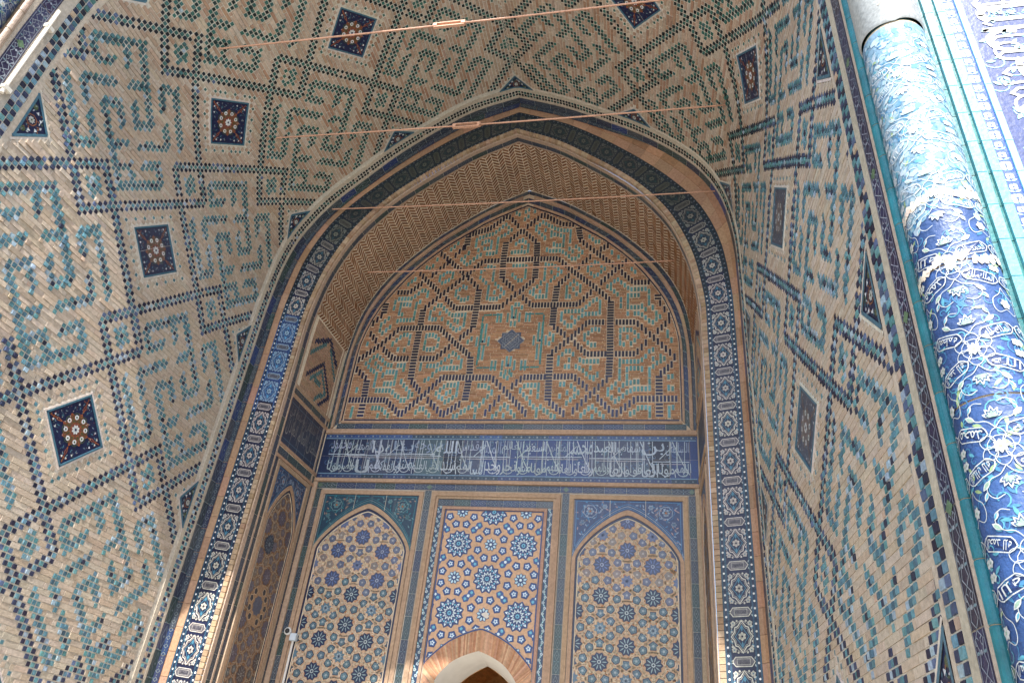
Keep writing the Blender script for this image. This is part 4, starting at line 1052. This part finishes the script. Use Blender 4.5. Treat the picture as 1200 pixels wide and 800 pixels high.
for nm, cx, cz, lab, fade, sdk in (('blind_arch_panel', -1.87, 3.905, 'left pointed mosaic panel with dark green corner tiles, beside the security camera', 4.25, True), ('blind_arch_panel', 1.86, 3.845, 'right pointed mosaic panel with bright blue corner tiles, upper stars faded', 4.3, False)):
    root = thing(nm, lab, 'tile panel', (XN+cx, YB, 3), 'pointed mosaic panels beside the door')
    blind_arch(root, bw, cx, .80, 1.2, 5.605, 4.72, 5.40, 1 if cx < 0 else 2, cz, fade, sdk)
# ---- centre panel
cp = thing('star_panel', 'tall central mosaic panel of white and blue twelve-pointed stars on orange ground', 'tile panel', (XN, YB, 3), None)
b = MB(); zb_ = 1.2
for (w0, w1, zt, h_) in ((.935, .87, 5.605, .045), (.87, .835, 5.54, .025), (.755, .715, 5.39, .03)):
    c = jit(ORNG, .06)
    step(b, bw, -w0, w0, zt-(w0-w1), zt, h_, c, BR, hb=0)
    for s in (-1, 1): step(b, fz, zb_, zt-(w0-w1), s*w0, s*w1, h_, jit(c, .04), BR, hb=0)
b.build('brick_frame', cp)
b = MB(); strip(b, bw, -.832, .832, 5.40, 5.50, PAL_DK+PAL_NB, .24, 1, h=.01)
for s in (-1, 1):
    n = 34
    grid(b, fz, zb_, 5.39, 8, s*.832, s*.760, 1, .006, lin((26, 54, 84)), GL)
    for i in range(60):
        z = zb_+.05+i*.07; x = s*(.796+.012*(-1)**i)
        flower(b, bw, x, z, .022, .010, jit(lin((190, 204, 206)), .1), 5, lin((26, 54, 84))); fan(b, bw, leafpts(x, z+.02, PI/2+.6*(-1)**i, .045, .018), .009, jit(lin((150, 186, 190)), .1))
b.build('tile_border', cp)
DO = [(.70, 3.26), (.68, 3.31), (.54, 3.45), (.40, 3.565), (.25, 3.645), (.12, 3.70), (0, 3.735)]; DI = [(.53, 3.10), (.50, 3.16), (.44, 3.235), (.34, 3.33), (.23, 3.395), (.11, 3.445), (0, 3.48)]; DB = [(.45, 3.04), (.43, 3.09), (.38, 3.15), (.29, 3.235), (.19, 3.31), (.09, 3.37), (0, 3.41)]
def dtop(x): return float(np.interp(abs(x), [p[0] for p in DO[::-1]], [p[1] for p in DO[::-1]]))
b = MB()
for i in range(40):
    xa, xb_ = -.712+1.424*i/40, -.712+1.424*(i+1)/40
    b.poly([bw(xa, dtop(xa)+.0, .004), bw(xb_, dtop(xb_)+.0, .004), bw(xb_, 5.36, .004), bw(xa, 5.36, .004)], lin((206, 168, 136)), BR)
ins = lambda x, z: abs(x) < .69 and dtop(x)+.03 < z < 5.335
rib(b, bw, [(-.70, 3.3), (-.70, 5.345), (.70, 5.345), (.70, 3.3)], .018, .010, lin((36, 60, 110)))
rib(b, bw, [(x, dtop(x)+.018) for x in np.linspace(-.70, .70, 30)], .018, .010, lin((36, 60, 110)))
def clipped(P, x, z):
    inn = [p for p in P if ins(*p)]
    if not inn: return None
    ax = sum(p[0] for p in inn)/len(inn); az = sum(p[1] for p in inn)/len(inn)
    if not ins(ax, az): return None
    out = []
    for p in P:
        if ins(*p): out.append(p); continue
        lo, hi = 0., 1.
        for _ in range(9):
            mm = (lo+hi)/2
            if ins(ax+(p[0]-ax)*mm, az+(p[1]-az)*mm): lo = mm
            else: hi = mm
        out.append((ax+(p[0]-ax)*lo, az+(p[1]-az)*lo))
    return out
def cf(P, x, z, h, c):
    Q = clipped(P, x, z)
    if Q: fan(b, bw, Q, h, c)
BD, BM, WH = lin((24, 50, 100)), lin((50, 92, 150)), lin((210, 222, 224)); a = .4575; LTB = lin((96, 168, 190))
for m_ in range(-2, 3):
    for n_ in range(-4, 3):
        x, z = m_*a+.005, 4.395+n_*.465
        if (m_+n_) % 2 == 0:
            cf(starpts(x, z, .2, .166, 12, PI/12), x, z, .008, BD)
            for k in range(12):
                an = PI/12+k*PI/6; p = (x+.115*math.cos(an), z+.115*math.sin(an))
                if ins(*p): 
                    cf(leafpts(x+.1*math.cos(an), z+.1*math.sin(an), an, .078, .03), x, z, .011, WH); cf(ngon(x+.148*math.cos(an), z+.148*math.sin(an), .02, 3, an), x, z, .012, WH)
                    cf(ngon(x+.135*math.cos(an), z+.135*math.sin(an), .013, 4, an), x, z, .013, BM)
                an2 = k*PI/6; cf(ngon(x+.122*math.cos(an2), z+.122*math.sin(an2), .015, 4, an2), x, z, .011, LTB)
                r1 = [(x+.05*math.cos(an), z+.05*math.sin(an)), (x+.088*math.cos(an+.26), z+.088*math.sin(an+.26)), (x+.05*math.cos(an+.52), z+.05*math.sin(an+.52))]
                if all(ins(*q_) for q_ in r1): rib(b, bw, r1, .012, .012, WH)
            if ins(x, z): fan(b, bw, ngon(x, z, .028, 8), .012, LTB); fan(b, bw, ngon(x, z, .013, 6), .014, BD)
        else:
            cf(starpts(x, z, .096, .074, 9, PI/2), x, z, .008, BD)
            for k in range(9):
                an = PI/2+k*2*PI/9; cf(leafpts(x+.035*math.cos(an), z+.035*math.sin(an), an, .052, .03), x, z, .011, mixc(WH, LTB, .45))
            cf(ngon(x, z, .02, 6), x, z, .012, WH)
            for dx, dz in ((.075, .185), (.175, .08)):
                for sx in (-1, 1):
                    for sz in (-1, 1):
                        px, pz = x+sx*dx, z+sz*dz; an = math.atan2(sz*dz, sx*dx)
                        cf(ngon(px, pz, .064, 5, an), px, pz, .008, BD); cf(ngon(px, pz, .042, 5, an), px, pz, .010, BM); cf(starpts(px, pz, .036, .02, 5, an), px, pz, .011, WH); cf(ngon(px, pz, .013, 5, an), px, pz, .013, BM)
        # bow ties between neighbouring rosettes
        if (m_+n_) % 2 == 0:
            for sx in (-1, 1):
                px, pz = x+sx*a/2, z+.2325; d = (sx*.707, .707); e = (-d[1], d[0])
                Pb = [(.08, -.045), (.1, .02), (.05, .052), (0, .03), (-.03, .05), (-.08, .045), (-.1, -.02), (-.05, -.052), (0, -.03), (.03, -.05)]
                Pq = [(px+u*d[0]+v*e[0], pz+u*d[1]+v*e[1]) for u, v in Pb]
                cf(Pq, px, pz, .008, mixc(BD, BM, .5))
                for u in (-.058, 0, .058): cf(ngon(px+u*d[0], pz+u*d[1], .022, 5, u*9), px, pz, .011, LTB if u else WH)
fan(b, bw, [(-.02, 3.94), (.05, 3.97), (.09, 3.91), (.06, 3.88), (.02, 3.90)], .015, lin((214, 204, 190)), PL)
b.build('star_mosaic', cp)

# ---- doorway
dr_ = thing('doorway_arch', 'low doorway arch of brick voussoirs round a smooth white plastered reveal', 'doorway', (XN, YB, 0))
b = MB()
dO = np.array([(.72, 1.2)]+[tuple(p) for p in DO]); dI = np.array([(.56, 1.2)]+[tuple(p) for p in DI])
dO, dI = [np.array([(A[0]*(1-t)+A[1]*t) if False else A[0]+(A[1]-A[0])*t for t in np.linspace(0, 1, 28)[:-1]]+[tuple(x) for x in dens(A[1:], 7)]) for A in (dO, dI)]
for sg in (-1, 1):
    n = len(dO)
    for i in range(n-1):
        A, B2, C2, D2 = dO[i], dO[i+1], dI[i+1], dI[i]
        c = jit(mixc(lin((206, 168, 136)), lin((178, 128, 96)), random.random()), .1)
        V = [bw(sg*p[0], p[1], .014+random.random()*.003) for p in (A, A+(B2-A)*.9, D2+(C2-D2)*.9, D2)]+[bw(sg*p[0], p[1], 0) for p in (A, A+(B2-A)*.9, D2+(C2-D2)*.9, D2)]
        b.tris(V, [(0, 1, 2, 3), (0, 4, 5, 1), (1, 5, 6, 2), (2, 6, 7, 3), (3, 7, 4, 0)], c, BR)
        b.poly([bw(sg*p[0], p[1], .004) for p in (A, B2, C2, D2)], MORT, BR)
b.build('voussoirs', dr_)
b = MB(); dB = np.array([(.49, 0), (.47, 2.95)]+[tuple(p) for p in DB]); dI2 = np.array([(.56, 0), (.545, 3.0)]+[tuple(p) for p in DI])
for sg in (-1, 1):
    A = dens(dI2, 10); B2 = dens(dB, 10); n = len(A)
    V = [(XN+sg*p[0], YB-.012, p[1]) for p in A]+[(XN+sg*((p[0]+q_[0])/2-.01), YB+.2, (p[1]+q_[1])/2-.005) for p, q_ in zip(A, B2)]+[(XN+sg*q_[0], YB+.6, q_[1]) for q_ in B2]
    b.tris(V, [(k*n+i, k*n+i+1, (k+1)*n+i+1, (k+1)*n+i) for i in range(n-1) for k in range(2)], lin((232, 226, 216)), PL)
b.build('plaster_reveal', dr_, smooth=True)
b = MB()     # small brick vault behind the doorway
pv = Prof([(1.3, 0), (1.3, 2.6), (1.22, 3.1), (.95, 3.55), (.55, 3.85), (0, 4.05)])
for sg in (-1, 1):
    f = lambda y, d, h=0: (XN+sg*pv.at(d, h)[0], y, pv.at(d, h)[1])
    grid(b, f, YB+.61, YB+4, 4, 0, pv.L, 30, 0, lin((204, 156, 100)), BR)
    for i in range(int(3.3/.12)):
        for j in range(int(2.6/.055)):
            slab(b, f, YB+.62+i*.12+(.06 if j % 2 else 0), YB+.62+(i+1)*.12+(.06 if j % 2 else 0), j*.055, (j+1)*.055, .006, jit(lin((206, 146, 86)), .14), BR)
n = 30; A = [pv.at(pv.L*i/n) for i in range(n+1)]
for i in range(n):
    for sg in (-1, 1): b.poly([(XN+sg*A[i][0], YB+4, A[i][1]), (XN+sg*A[i+1][0], YB+4, A[i+1][1]), (XN, YB+4, A[i+1][1]), (XN, YB+4, A[i][1])], lin((204, 156, 100)), BR)
    if True:
        for sg in (-1, 1):
            zi, zj = A[i][1], A[i+1][1]
            xi = lambda z: float(np.interp(z, dB[:, 1], dB[:, 0])) if z < 3.41 else 0
            b.poly([(XN+sg*A[i][0], YB+.605, zi), (XN+sg*A[i+1][0], YB+.605, zj), (XN+sg*xi(zj), YB+.605, zj), (XN+sg*xi(zi), YB+.605, zi)], lin((204, 156, 100)), BR)
b.build('inner_brick_vault', dr_)

# ================================================================== FACADE
def facade(sgn, xj, yj, name, label):
    """sgn +1 right, -1 left; jamb corner at xj, yj"""
    root = thing(name, label, 'facade wall', (xj, yj, 0))
    ff = plane((xj, yj-.16, 0), (sgn, 0, 0), (0, 0, 1), (0, -1, 0)); fz2 = lambda u, v, h=0: ff(v, u, h)
    H = 10.5 if sgn > 0 else 10.5
    b = MB(); b.poly([ff(.36, 0), ff(6, 0), ff(6, 16), ff(.36, 16)], lin((170, 150, 124)), BR)
    b.poly([(xj+sgn*.36, yj-.16, 0), (xj+sgn*.0, yj-.02, 0), (xj+sgn*.0, yj-.02, 16), (xj+sgn*.36, yj-.16, 16)], lin((176, 150, 120)), BR)
    b.poly([ff(6, 0), (xj+sgn*6, yj+8, 0), (xj+sgn*6, yj+8, 16), ff(6, 16)], lin((170, 150, 124)), BR)
    b.build('wall', root)
    b = MB()
    for (a, e, h_, c) in ((.375, .415, .0, lin((44, 116, 118))), (.415, .468, .028, lin((104, 176, 188))), (.470, .494, .006, lin((36, 112, 108))), (.494, .543, .028, lin((104, 178, 192))), (.624, .66, .02, lin((140, 204, 214)))):
        z = 0
        while z < H:
            step(b, fz2, z+.003, min(H, z+.247), a, e, h_+.004, jit(c, .08), GL, hb=-.01); z += .25
    b.build('turquoise_moulding', root)
    b = MB(); grid(b, fz2, 0, H, 10, .543, .624, 1, .008, lin((44, 74, 170)), GL)
    z = 2; k = 0
    while z < H-.2:
        x = .5835
        big = k % 3 == 0
        flower(b, ff, x, z, .036 if big else .026, .011, lin((222, 228, 232)), 4, lin((44, 74, 170)), PI/4)
        for s in (-1, 1): fan(b, ff, leafpts(x, z+.045, PI/2+s*1.1, .038, .016), .010, lin((150, 200, 224)))
        z += .085; k += 1
    b.build('flower_border', root)
    b = MB(); grid(b, fz2, 0, H, 10, .66, 1.75, 1, .004, lin((46, 62, 112)), GL)
    rv = random.Random(8)
    for i in range(520):
        x, z = rv.uniform(.7, 1.7), rv.uniform(2.2, H-.2); r_ = rv.uniform(.03, .08); a = rv.random()*6
        rib(b, ff, [(x+r_*(1-t/12)*math.cos(a+t*.6), z+r_*(1-t/12)*math.sin(a+t*.6)) for t in range(9)], .009, .006, lin((132, 190, 206)))
        fan(b, ff, leafpts(x, z, a, .06, .026), .008, lin((150, 204, 214)))
    b.build('lettering_ground', root)
    b = MB(); rg = random.Random(3)
    z = 2.2; wrds = ['الملك', 'العا', 'لله', 'السلطان', 'صلى', 'مولا', 'العالم', 'قال', 'الله', 'محمد', 'لها', 'العلي']; i = 0
    while z < H-.6:
        hh = .52
        put_text(b, lambda u, v, h=0: ff(v, u, h), wrds[i % len(wrds)].replace('ى', 'ي'), z+hh, z, .73, 1.2, .008, lin((226, 222, 214)))
        put_text(b, lambda u, v, h=0: ff(v, u, h), wrds[(i+5) % len(wrds)].replace('ى', 'ي'), z+hh, z, 1.26, 1.68, .008, lin((226, 222, 214)))
        for q in range(3):
            zz_ = z+.06+q*.16; rib(b, ff, [(.80, zz_), (.76, zz_+.03), (.80, zz_+.07), (1.66, zz_+.075)], .02, .0085, lin((226, 222, 214)))
        rib(b, ff, arcpts(.84, z+.3, .085, 0, 5.2, 12), .018, .0087, lin((226, 222, 214)))
        z += hh*.98; i += 1
    b.build('lettering', root)
    # turquoise rope moulding on the corner
    b = MB(); zc = 0
    rx, ry, rr_ = xj+sgn*.008, yj-.032, .036
    while zc < 11:
        ln_ = .28; c = jit(mixc(lin((36, 128, 138)), lin((30, 112, 122)), random.random()), .1) if sgn > 0 else jit(BEIGE, .05)
        V = []; n = 14
        for zz_, r_ in ((zc, rr_*.9), (zc+.006, rr_), (zc+ln_-.01, rr_), (zc+ln_-.004, rr_*.9)):
            V += [(rx+r_*math.cos(2*PI*k/n)*(1 if sgn > 0 else .7), ry+r_*math.sin(2*PI*k/n), zz_) for k in range(n)]
        b.tris(V, [(l*n+k, l*n+(k+1) % n, (l+1)*n+(k+1) % n, (l+1)*n+k) for l in range(3) for k in range(n)], c, GS)
        V = [(rx+rr_*.86*math.cos(2*PI*k/n), ry+rr_*.86*math.sin(2*PI*k/n), zz_) for zz_ in (zc+ln_-.004, zc+ln_+.0) for k in range(n)]
        b.tris(V, [(k, (k+1) % n, n+(k+1) % n, n+k) for k in range(n)], lin((160, 140, 112)), PL)
        zc += ln_
    b.build('corner_moulding', root, smooth=False)
    return root
facade(1, 1.345, 3.685, 'facade_wall', 'sunlit right facade with turquoise strips and white lettering on blue')
facade(-1, -6.10, 3.49, 'facade_wall', 'left facade corner in shade with blue arabesque, top left edge')
# wall over the porch mouth
b = MB(); n = 60
for sg, pp, s, y0_ in ((-1, PL_, SPL, 3.475), (1, PR_, SPR, 3.68)):
    A = [pp.at(pp.L*i/n) for i in range(n+1)]
    for i in range(n):
        yy = 3.685 if A[i+1][1] > 9.2 else y0_; k = 1+s*(YA-yy)
        xa, za, xb_, zb2 = A[i][0]*k, A[i][1], A[i+1][0]*k, A[i+1][1]
        xo = 3.78
        b.poly([(XC+sg*xa, yy, za), (XC+sg*xb_, yy, zb2), (XC+sg*xo, yy, zb2), (XC+sg*xo, yy, za)], TAN, BR)
    yy = 3.685; b.poly([(XC, yy, 12.05), (XC+sg*3.78, yy, 12.05), (XC+sg*3.78, yy, 16), (XC, yy, 16)], TAN, BR)
b.poly([(-12.2, 3.3, 16), (7.4, 3.3, 16), (7.4, 12, 16), (-12.2, 12, 16)], TAN, BR)
b.build('head_wall', vault)
# ---- engaged columns
def column(sgn, cx, cy, r, label, top=6.18, shade=0):
    root = thing('engaged_column', label, 'column', (cx, cy, 0), 'tiled columns at the porch corners')
    C = lambda u, z, h=0: (cx+(r+h)*math.sin(u/r), cy-(r+h)*math.cos(u/r), z)     # u arc, 0 faces outward (-Y)
    b = MB(); per = 2*PI*r; n = 40
    zcut = [0, .9, 1.75, 2.6, 3.45, 4.22, 4.66, top]
    for za, zb2 in zip(zcut, zcut[1:]):
        grid(b, C, 0, per, n, za+.005, zb2-.005, 6, 0, jit(lin((46, 76, 126)), .08) if shade or za < 4.6 else lin((112, 144, 166)), GS)
        grid(b, C, 0, per, n, zb2-.02, zb2+.02, 1, -.008, lin((196, 178, 150)), PL)
    if True:   # ragged pale mortar repairs
        rg = random.Random(4)
        for zc_ in (4.22, 4.66):
            P = []
            for k in range(60):
                u = per*k/60; P.append((u, zc_+.03*math.sin(u*7)+rg.uniform(-.02, .02)))
            for p, q_ in zip(P, P[1:]): rib(b, C, [p, q_], rg.uniform(.02, .075), .006, jit(lin((220, 206, 186)), .05), PL)
    if not shade:      # pale mottled patches over the upper part
        rg = random.Random(14)
        for i in range(1700):
            u, z = rg.random()*per, 4.5+1.66*rg.random()**.8; r_ = rg.uniform(.008, .034)
            P = [(u+r_*rg.uniform(.6, 1.1)*math.cos(k*.9), z+r_*rg.uniform(.6, 1.3)*math.sin(k*.9)) for k in range(7)]
            if max(p[1] for p in P) < top-.03: fan(b, C, P, .0012+.0008*rg.random(), jit(mixc(lin((158, 176, 186)), lin((92, 136, 158)), rg.random()**1.2), .08), PL)
    b.build('shaft', root, smooth=True)
    b = MB(); rg = random.Random(9); sm = lambda P: [tuple(p) for p in dens(P, 5)]
    wh = lin((204, 208, 204)); tq = lin((84, 150, 168)); tq2 = lin((64, 118, 156)); gr = lin((146, 170, 120)); dk = lin((38, 58, 98))
    z00 = .1 if shade == 0 else 5.6
    # turquoise undergrowth
    for i in range(int((top-z00)*170)):
        u, z = rg.random()*per, rg.uniform(z00, top-.08); r_ = rg.uniform(.02, .05); a = rg.random()*6; e = rg.choice((-1, 1))
        rib(b, C, [(u+r_*(1-t/13)*math.cos(a+e*t*.55), z+r_*(1-t/13)*math.sin(a+e*t*.55)) for t in range(10)], .006, .0015, rg.choice([tq, tq2, tq2]), seg=.04)
        fan(b, C, leafpts(u+r_*math.cos(a), z+r_*math.sin(a), a+e*1.2, rg.uniform(.035, .06), .017), .002, rg.choice([tq, tq2, gr]))
    row = 0
    for zz_ in np.arange(z00, top, .25):
        row += 1
        for kk in range(3):
            u = per*kk/3+.10+(per/6 if row % 2 else 0); z = zz_+.1
            pale_mix = max(0, min(.75, (z-4.35)/.6)) if not shade else 0  # ornament colours turn paler higher up the shaft
            wh = mixc(lin((190, 194, 190)), lin((190, 198, 202)), pale_mix); dk = mixc(lin((34, 56, 104)), lin((160, 186, 200)), pale_mix); gr = mixc(lin((140, 166, 146)), lin((170, 196, 200)), pale_mix); tq = mixc(lin((84, 150, 168)), lin((130, 180, 196)), pale_mix)
            if z > top-.12: continue
            if row % 2 == 0:
                flower(b, C, u, z, .03, .006, wh, 6, gr)
                for s_ in (-1, 1): rib(b, C, sm([(u, z-.03), (u+s_*.05, z-.05), (u+s_*.06, z+.02), (u+s_*.02, z+.06), (u, z+.1)]), .0036, .004, wh, seg=.05)
                continue
            flower(b, C, u, z, .034, .006, wh, 8, lin((186, 172, 136)))
            for k in range(6):      # interlaced loops round the rosette
                an = k*PI/3+PI/6
                rib(b, C, sm([(u+.02*math.cos(an-.5), z+.02*math.sin(an-.5)), (u+.06*math.cos(an-.55), z+.06*math.sin(an-.55)), (u+.088*math.cos(an), z+.088*math.sin(an)), (u+.06*math.cos(an+.55), z+.06*math.sin(an+.55)), (u+.02*math.cos(an+.5), z+.02*math.sin(an+.5))]), .0034, .004, wh, seg=.05)
            rib(b, C, ngon(u, z, .052, 14), .003, .0045, wh, closed=True, seg=.05)
            for k, an in enumerate((R(38), R(142), R(218), R(322))):   # cartouches
                
                ax, ay = math.cos(an), math.sin(an); cu, cz = u+.145*ax, z+.145*ay
                an2 = an+(.35 if k % 2 else -.35); ax, ay = math.cos(an2), math.sin(an2)
                def T(s_, t): return (cu+s_*ax-t*ay, cz+s_*ay+t*ax)
                P = [T(-.082, 0), T(-.07, .02), T(-.055, .032), T(.055, .032), T(.07, .02), T(.082, 0), T(.07, -.02), T(.055, -.032), T(-.055, -.032), T(-.07, -.02)]
                fan(b, C, P, .003, dk); rib(b, C, P, .005, .006, wh, closed=True, seg=.05)
                wd_ = ('الله', 'محمد', 'الملك لله', 'العظمة'.replace('ة', 'ه'), 'الحمد لله')[(k+row+kk) % 5].replace('ظ', 'ط')
                put_text(b, lambda p, q_, h=0: C(*T(p, q_), h), wd_, -.06, .06, -.021, .023, .0075, wh)
            for e in (-1, 1):        # stems, palmettes and split leaves
                zc2 = z+e*.15
                for sz_, hh, cc, an0 in ((.05, .0052, wh, 0), (.038, .006, dk, 0), (.03, .0066, gr, 0)):
                    for k in range(5):
                        aa = e*PI/2+(k-2)*.55; fan(b, C, leafpts(u, zc2-e*.01, aa, sz_*(1.15-.12*abs(k-2)), sz_*.42), hh, cc)
                for s_ in (-1, 1):
                    rib(b, C, sm([(u, z+e*.09), (u+s_*.03, z+e*.125), (u+s_*.075, z+e*.14), (u+s_*.1, z+e*.185), (u+s_*.07, z+e*.225), (u+s_*.03, z+e*.215)]), .0036, .004, wh, seg=.04)
                    aa = e*.7 if s_ > 0 else PI-e*.7
                    fan(b, C, leafpts(u+s_*.075, z+e*.14, aa, .058, .026), .0035, wh); fan(b, C, leafpts(u+s_*.082, z+e*.145, aa, .04, .014), .0042, gr)
                    fan(b, C, leafpts(u+s_*.1, z+e*.185, PI/2*e+s_*.5, .045, .02), .0035, wh); fan(b, C, leafpts(u+s_*.1, z+e*.19, PI/2*e+s_*.5, .03, .01), .0042, tq)
                    flower(b, C, u+s_*.185, z+e*.03, .022, .005, wh, 5, gr)
    b.build('arabesque_glaze', root)
    if shade: return
    # upper drum, set slightly proud with an open joint
    b = MB(); r2 = r+.012
    C2 = lambda u, z, h=0: (cx+.012*sgn*-0+(r2+h)*math.sin(u/r), cy-(r2+h)*math.cos(u/r), z)
    zj = lambda u: top+.03+.02*math.sin(u*9)
    V = []; n = 40
    for z2 in (0, .02, 1, 2, 4.5): V += [C2(per*k/n, zj(per*k/n)+z2, -.012 if z2 == 0 else 0) for k in range(n)]
    b.tris(V, [(l*n+k, l*n+(k+1) % n, (l+1)*n+(k+1) % n, (l+1)*n+k) for l in range(4) for k in range(n)], lin((168, 170, 166)), GL)
    grid(b, C, 0, per, n, top-.02, top+.06, 1, -.02, lin((60, 100, 100)), GL)
    for i in range(60):
        u, z = random.random()*per, random.uniform(6.35, 8.5); rib(b, C2, [(u, z), (u+.05, z+.06), (u+.03, z+.13)], .01, .004, random.choice([lin((130, 170, 190)), lin((180, 160, 130)), lin((100, 130, 170))]))
    b.build('upper_drum', root, smooth=True)
column(1, 1.51, 3.49, .188, 'thick sunlit column in blue arabesque tile at the right porch corner')
column(-1, -6.30, 3.28, .20, 'blue tiled column in shade at the left porch corner, top left', 10.5, 1)

# ================================================================== TIE RODS
def rod(a, e, r, label, buckle=None, brad=.035):
    a, e = Vector(a), Vector(e); root = thing('tie_rod', label, 'tie rod', tuple((a+e)/2), 'iron tie rods across the porch')
    d = e-a; L_ = d.length; q = d.to_track_quat('Z', 'Y').to_matrix()
    def cyl(b, s0, s1, rr, c, n=8, sag=0, mt_='iron'):
        V = []; m_ = max(1, int((s1-s0)/.4))
        for i in range(m_+1):
            s = s0+(s1-s0)*i/m_
            for k in range(n): V.append(tuple(a+q @ Vector((rr*math.cos(2*PI*k/n), rr*math.sin(2*PI*k/n), s))-Vector((0, 0, .03*math.sin(PI*s/L_)))))
        b.tris(V, [(i*n+k, i*n+(k+1) % n, (i+1)*n+(k+1) % n, (i+1)*n+k) for i in range(m_) for k in range(n)]+[tuple(range(n)), tuple(range(m_*n, m_*n+n))], c, mt_)
    IR = lin((196, 150, 124))
    b = MB()
    if buckle is None: cyl(b, 0, L_, r, IR)
    else:
        cyl(b, 0, buckle-.17, r, IR); cyl(b, buckle+.17, L_, r, IR)
    b.build('rod', root, smooth=True)
    if buckle is not None:
        b = MB(); c = lin((196, 150, 122))
        o = a+q @ Vector((0, 0, buckle))-Vector((0, 0, .03*math.sin(PI*buckle/L_)))
        def bx(x0, x1, y0, y1, z0, z1):
            b.box((o.x+x0, o.y+y0, o.z+z0), (o.x+x1, o.y+y1, o.z+z1), c, 'iron')
        bx(-.19, .19, -brad*.5, brad*.5, brad*.7, brad*1.15); bx(-.19, .19, -brad*.5, brad*.5, -brad*1.15, -brad*.7)
        bx(-.2, -.15, -brad*.7, brad*.7, -brad*.69, brad*.69); bx(.15, .2, -brad*.7, brad*.7, -brad*.69, brad*.69)
        b.build('turnbuckle', root)
# ends sit in the vault walls
rod((-5.765, 5.25, 9.645), (1.02, 5.25, 9.70), .0115, 'iron tie rod nearest the viewer, crossing the top of the picture', 3.28)
rod((-5.72, 6.75, 9.65), (.92, 6.9, 9.77), .0115, 'second iron tie rod, with a turnbuckle just under the arch point', 3.08)
rod((-5.28, 8.40, 9.78), (.73, 8.30, 9.60), .0105, 'third iron tie rod, thin and crossing the herringbone brick')
rod((-4.86, 9.3, 9.17), (.19, 9.3, 9.16), .0105, 'lowest and farthest iron tie rod, in front of the patterned tympanum')

# ================================================================== SMALL FITTINGS
t = thing('security_camera', 'small round white dome security camera on the tile strip beside the left panel', 'camera', (XN-2.66, 9.95, 3.57))
b = MB(); o = Vector((XN-2.655, YB-.012, 3.575)); n = 18
V = []; 
for yy, rr_ in ((0, .05), (-.03, .05), (-.038, .044)): V += [(o.x+rr_*math.cos(2*PI*k/n), o.y+yy, o.z+rr_*math.sin(2*PI*k/n)) for k in range(n)]
b.tris(V, [(l*n+k, l*n+(k+1) % n, (l+1)*n+(k+1) % n, (l+1)*n+k) for l in range(2) for k in range(n)]+[tuple(range(2*n, 3*n))], lin((226, 224, 218)), 'paint'); b.build('housing', t)
b = MB(); V = []
for i in range(6):
    a = i*PI/10; V += [(o.x+.033*math.cos(a)*math.cos(2*PI*k/n), o.y-.0385-.03*math.sin(a), o.z+.033*math.cos(a)*math.sin(2*PI*k/n)) for k in range(n)]
b.tris(V, [(l*n+k, l*n+(k+1) % n, (l+1)*n+(k+1) % n, (l+1)*n+k) for l in range(5) for k in range(n)], lin((30, 30, 34)), GS); b.build('lens_dome', t, smooth=True)
t = thing('junction_box', 'grey junction box with a pale conduit running down beside the left panel', 'junction box', (XN-2.545, 9.94, 3.5))
b = MB(); b.box((XN-2.585, YB-.085, 3.45), (XN-2.495, YB-.023, 3.545), lin((190, 200, 206)), 'paint'); b.box((XN-2.58, YB-.09, 3.455), (XN-2.50, YB-.0852, 3.54), lin((200, 208, 214)), 'paint'); b.build('box', t)
b = MB(); V = []
for zz_ in (1.2, 3.449): V += [(XN-2.545+.016*math.cos(2*PI*k/12), YB-.042+.016*math.sin(2*PI*k/12), zz_) for k in range(12)]
b.tris(V, [(k, (k+1) % 12, 12+(k+1) % 12, 12+k) for k in range(12)], lin((214, 208, 200)), 'paint'); b.build('conduit', t, smooth=True)
t = thing('strip_light', 'slim cream tube fitting catching sun along the left vault edge', 'light fitting', (-6.08, 3.7, 7.6))
def wx(y, z): return tun(y, PL_.dz(z), 0)[0]
b = MB(); V = []
for zz_ in (6.95, 8.2): V += [(wx(3.70, zz_)+.03+.02*math.cos(2*PI*k/12), 3.70+.02*math.sin(2*PI*k/12), zz_) for k in range(12)]
b.tris(V, [(k, (k+1) % 12, 12+(k+1) % 12, 12+k) for k in range(12)]+[tuple(range(12)), tuple(range(12, 24))], lin((236, 226, 208)), 'paint'); b.build('tube', t, smooth=False)
for zz_ in (7.93, 7.0):
    b = MB(); b.box((wx(3.70, zz_)-.0, 3.672, zz_), (wx(3.70, zz_)+.055, 3.76, zz_+.045), lin((230, 222, 206)), 'paint'); b.build('clip', t)
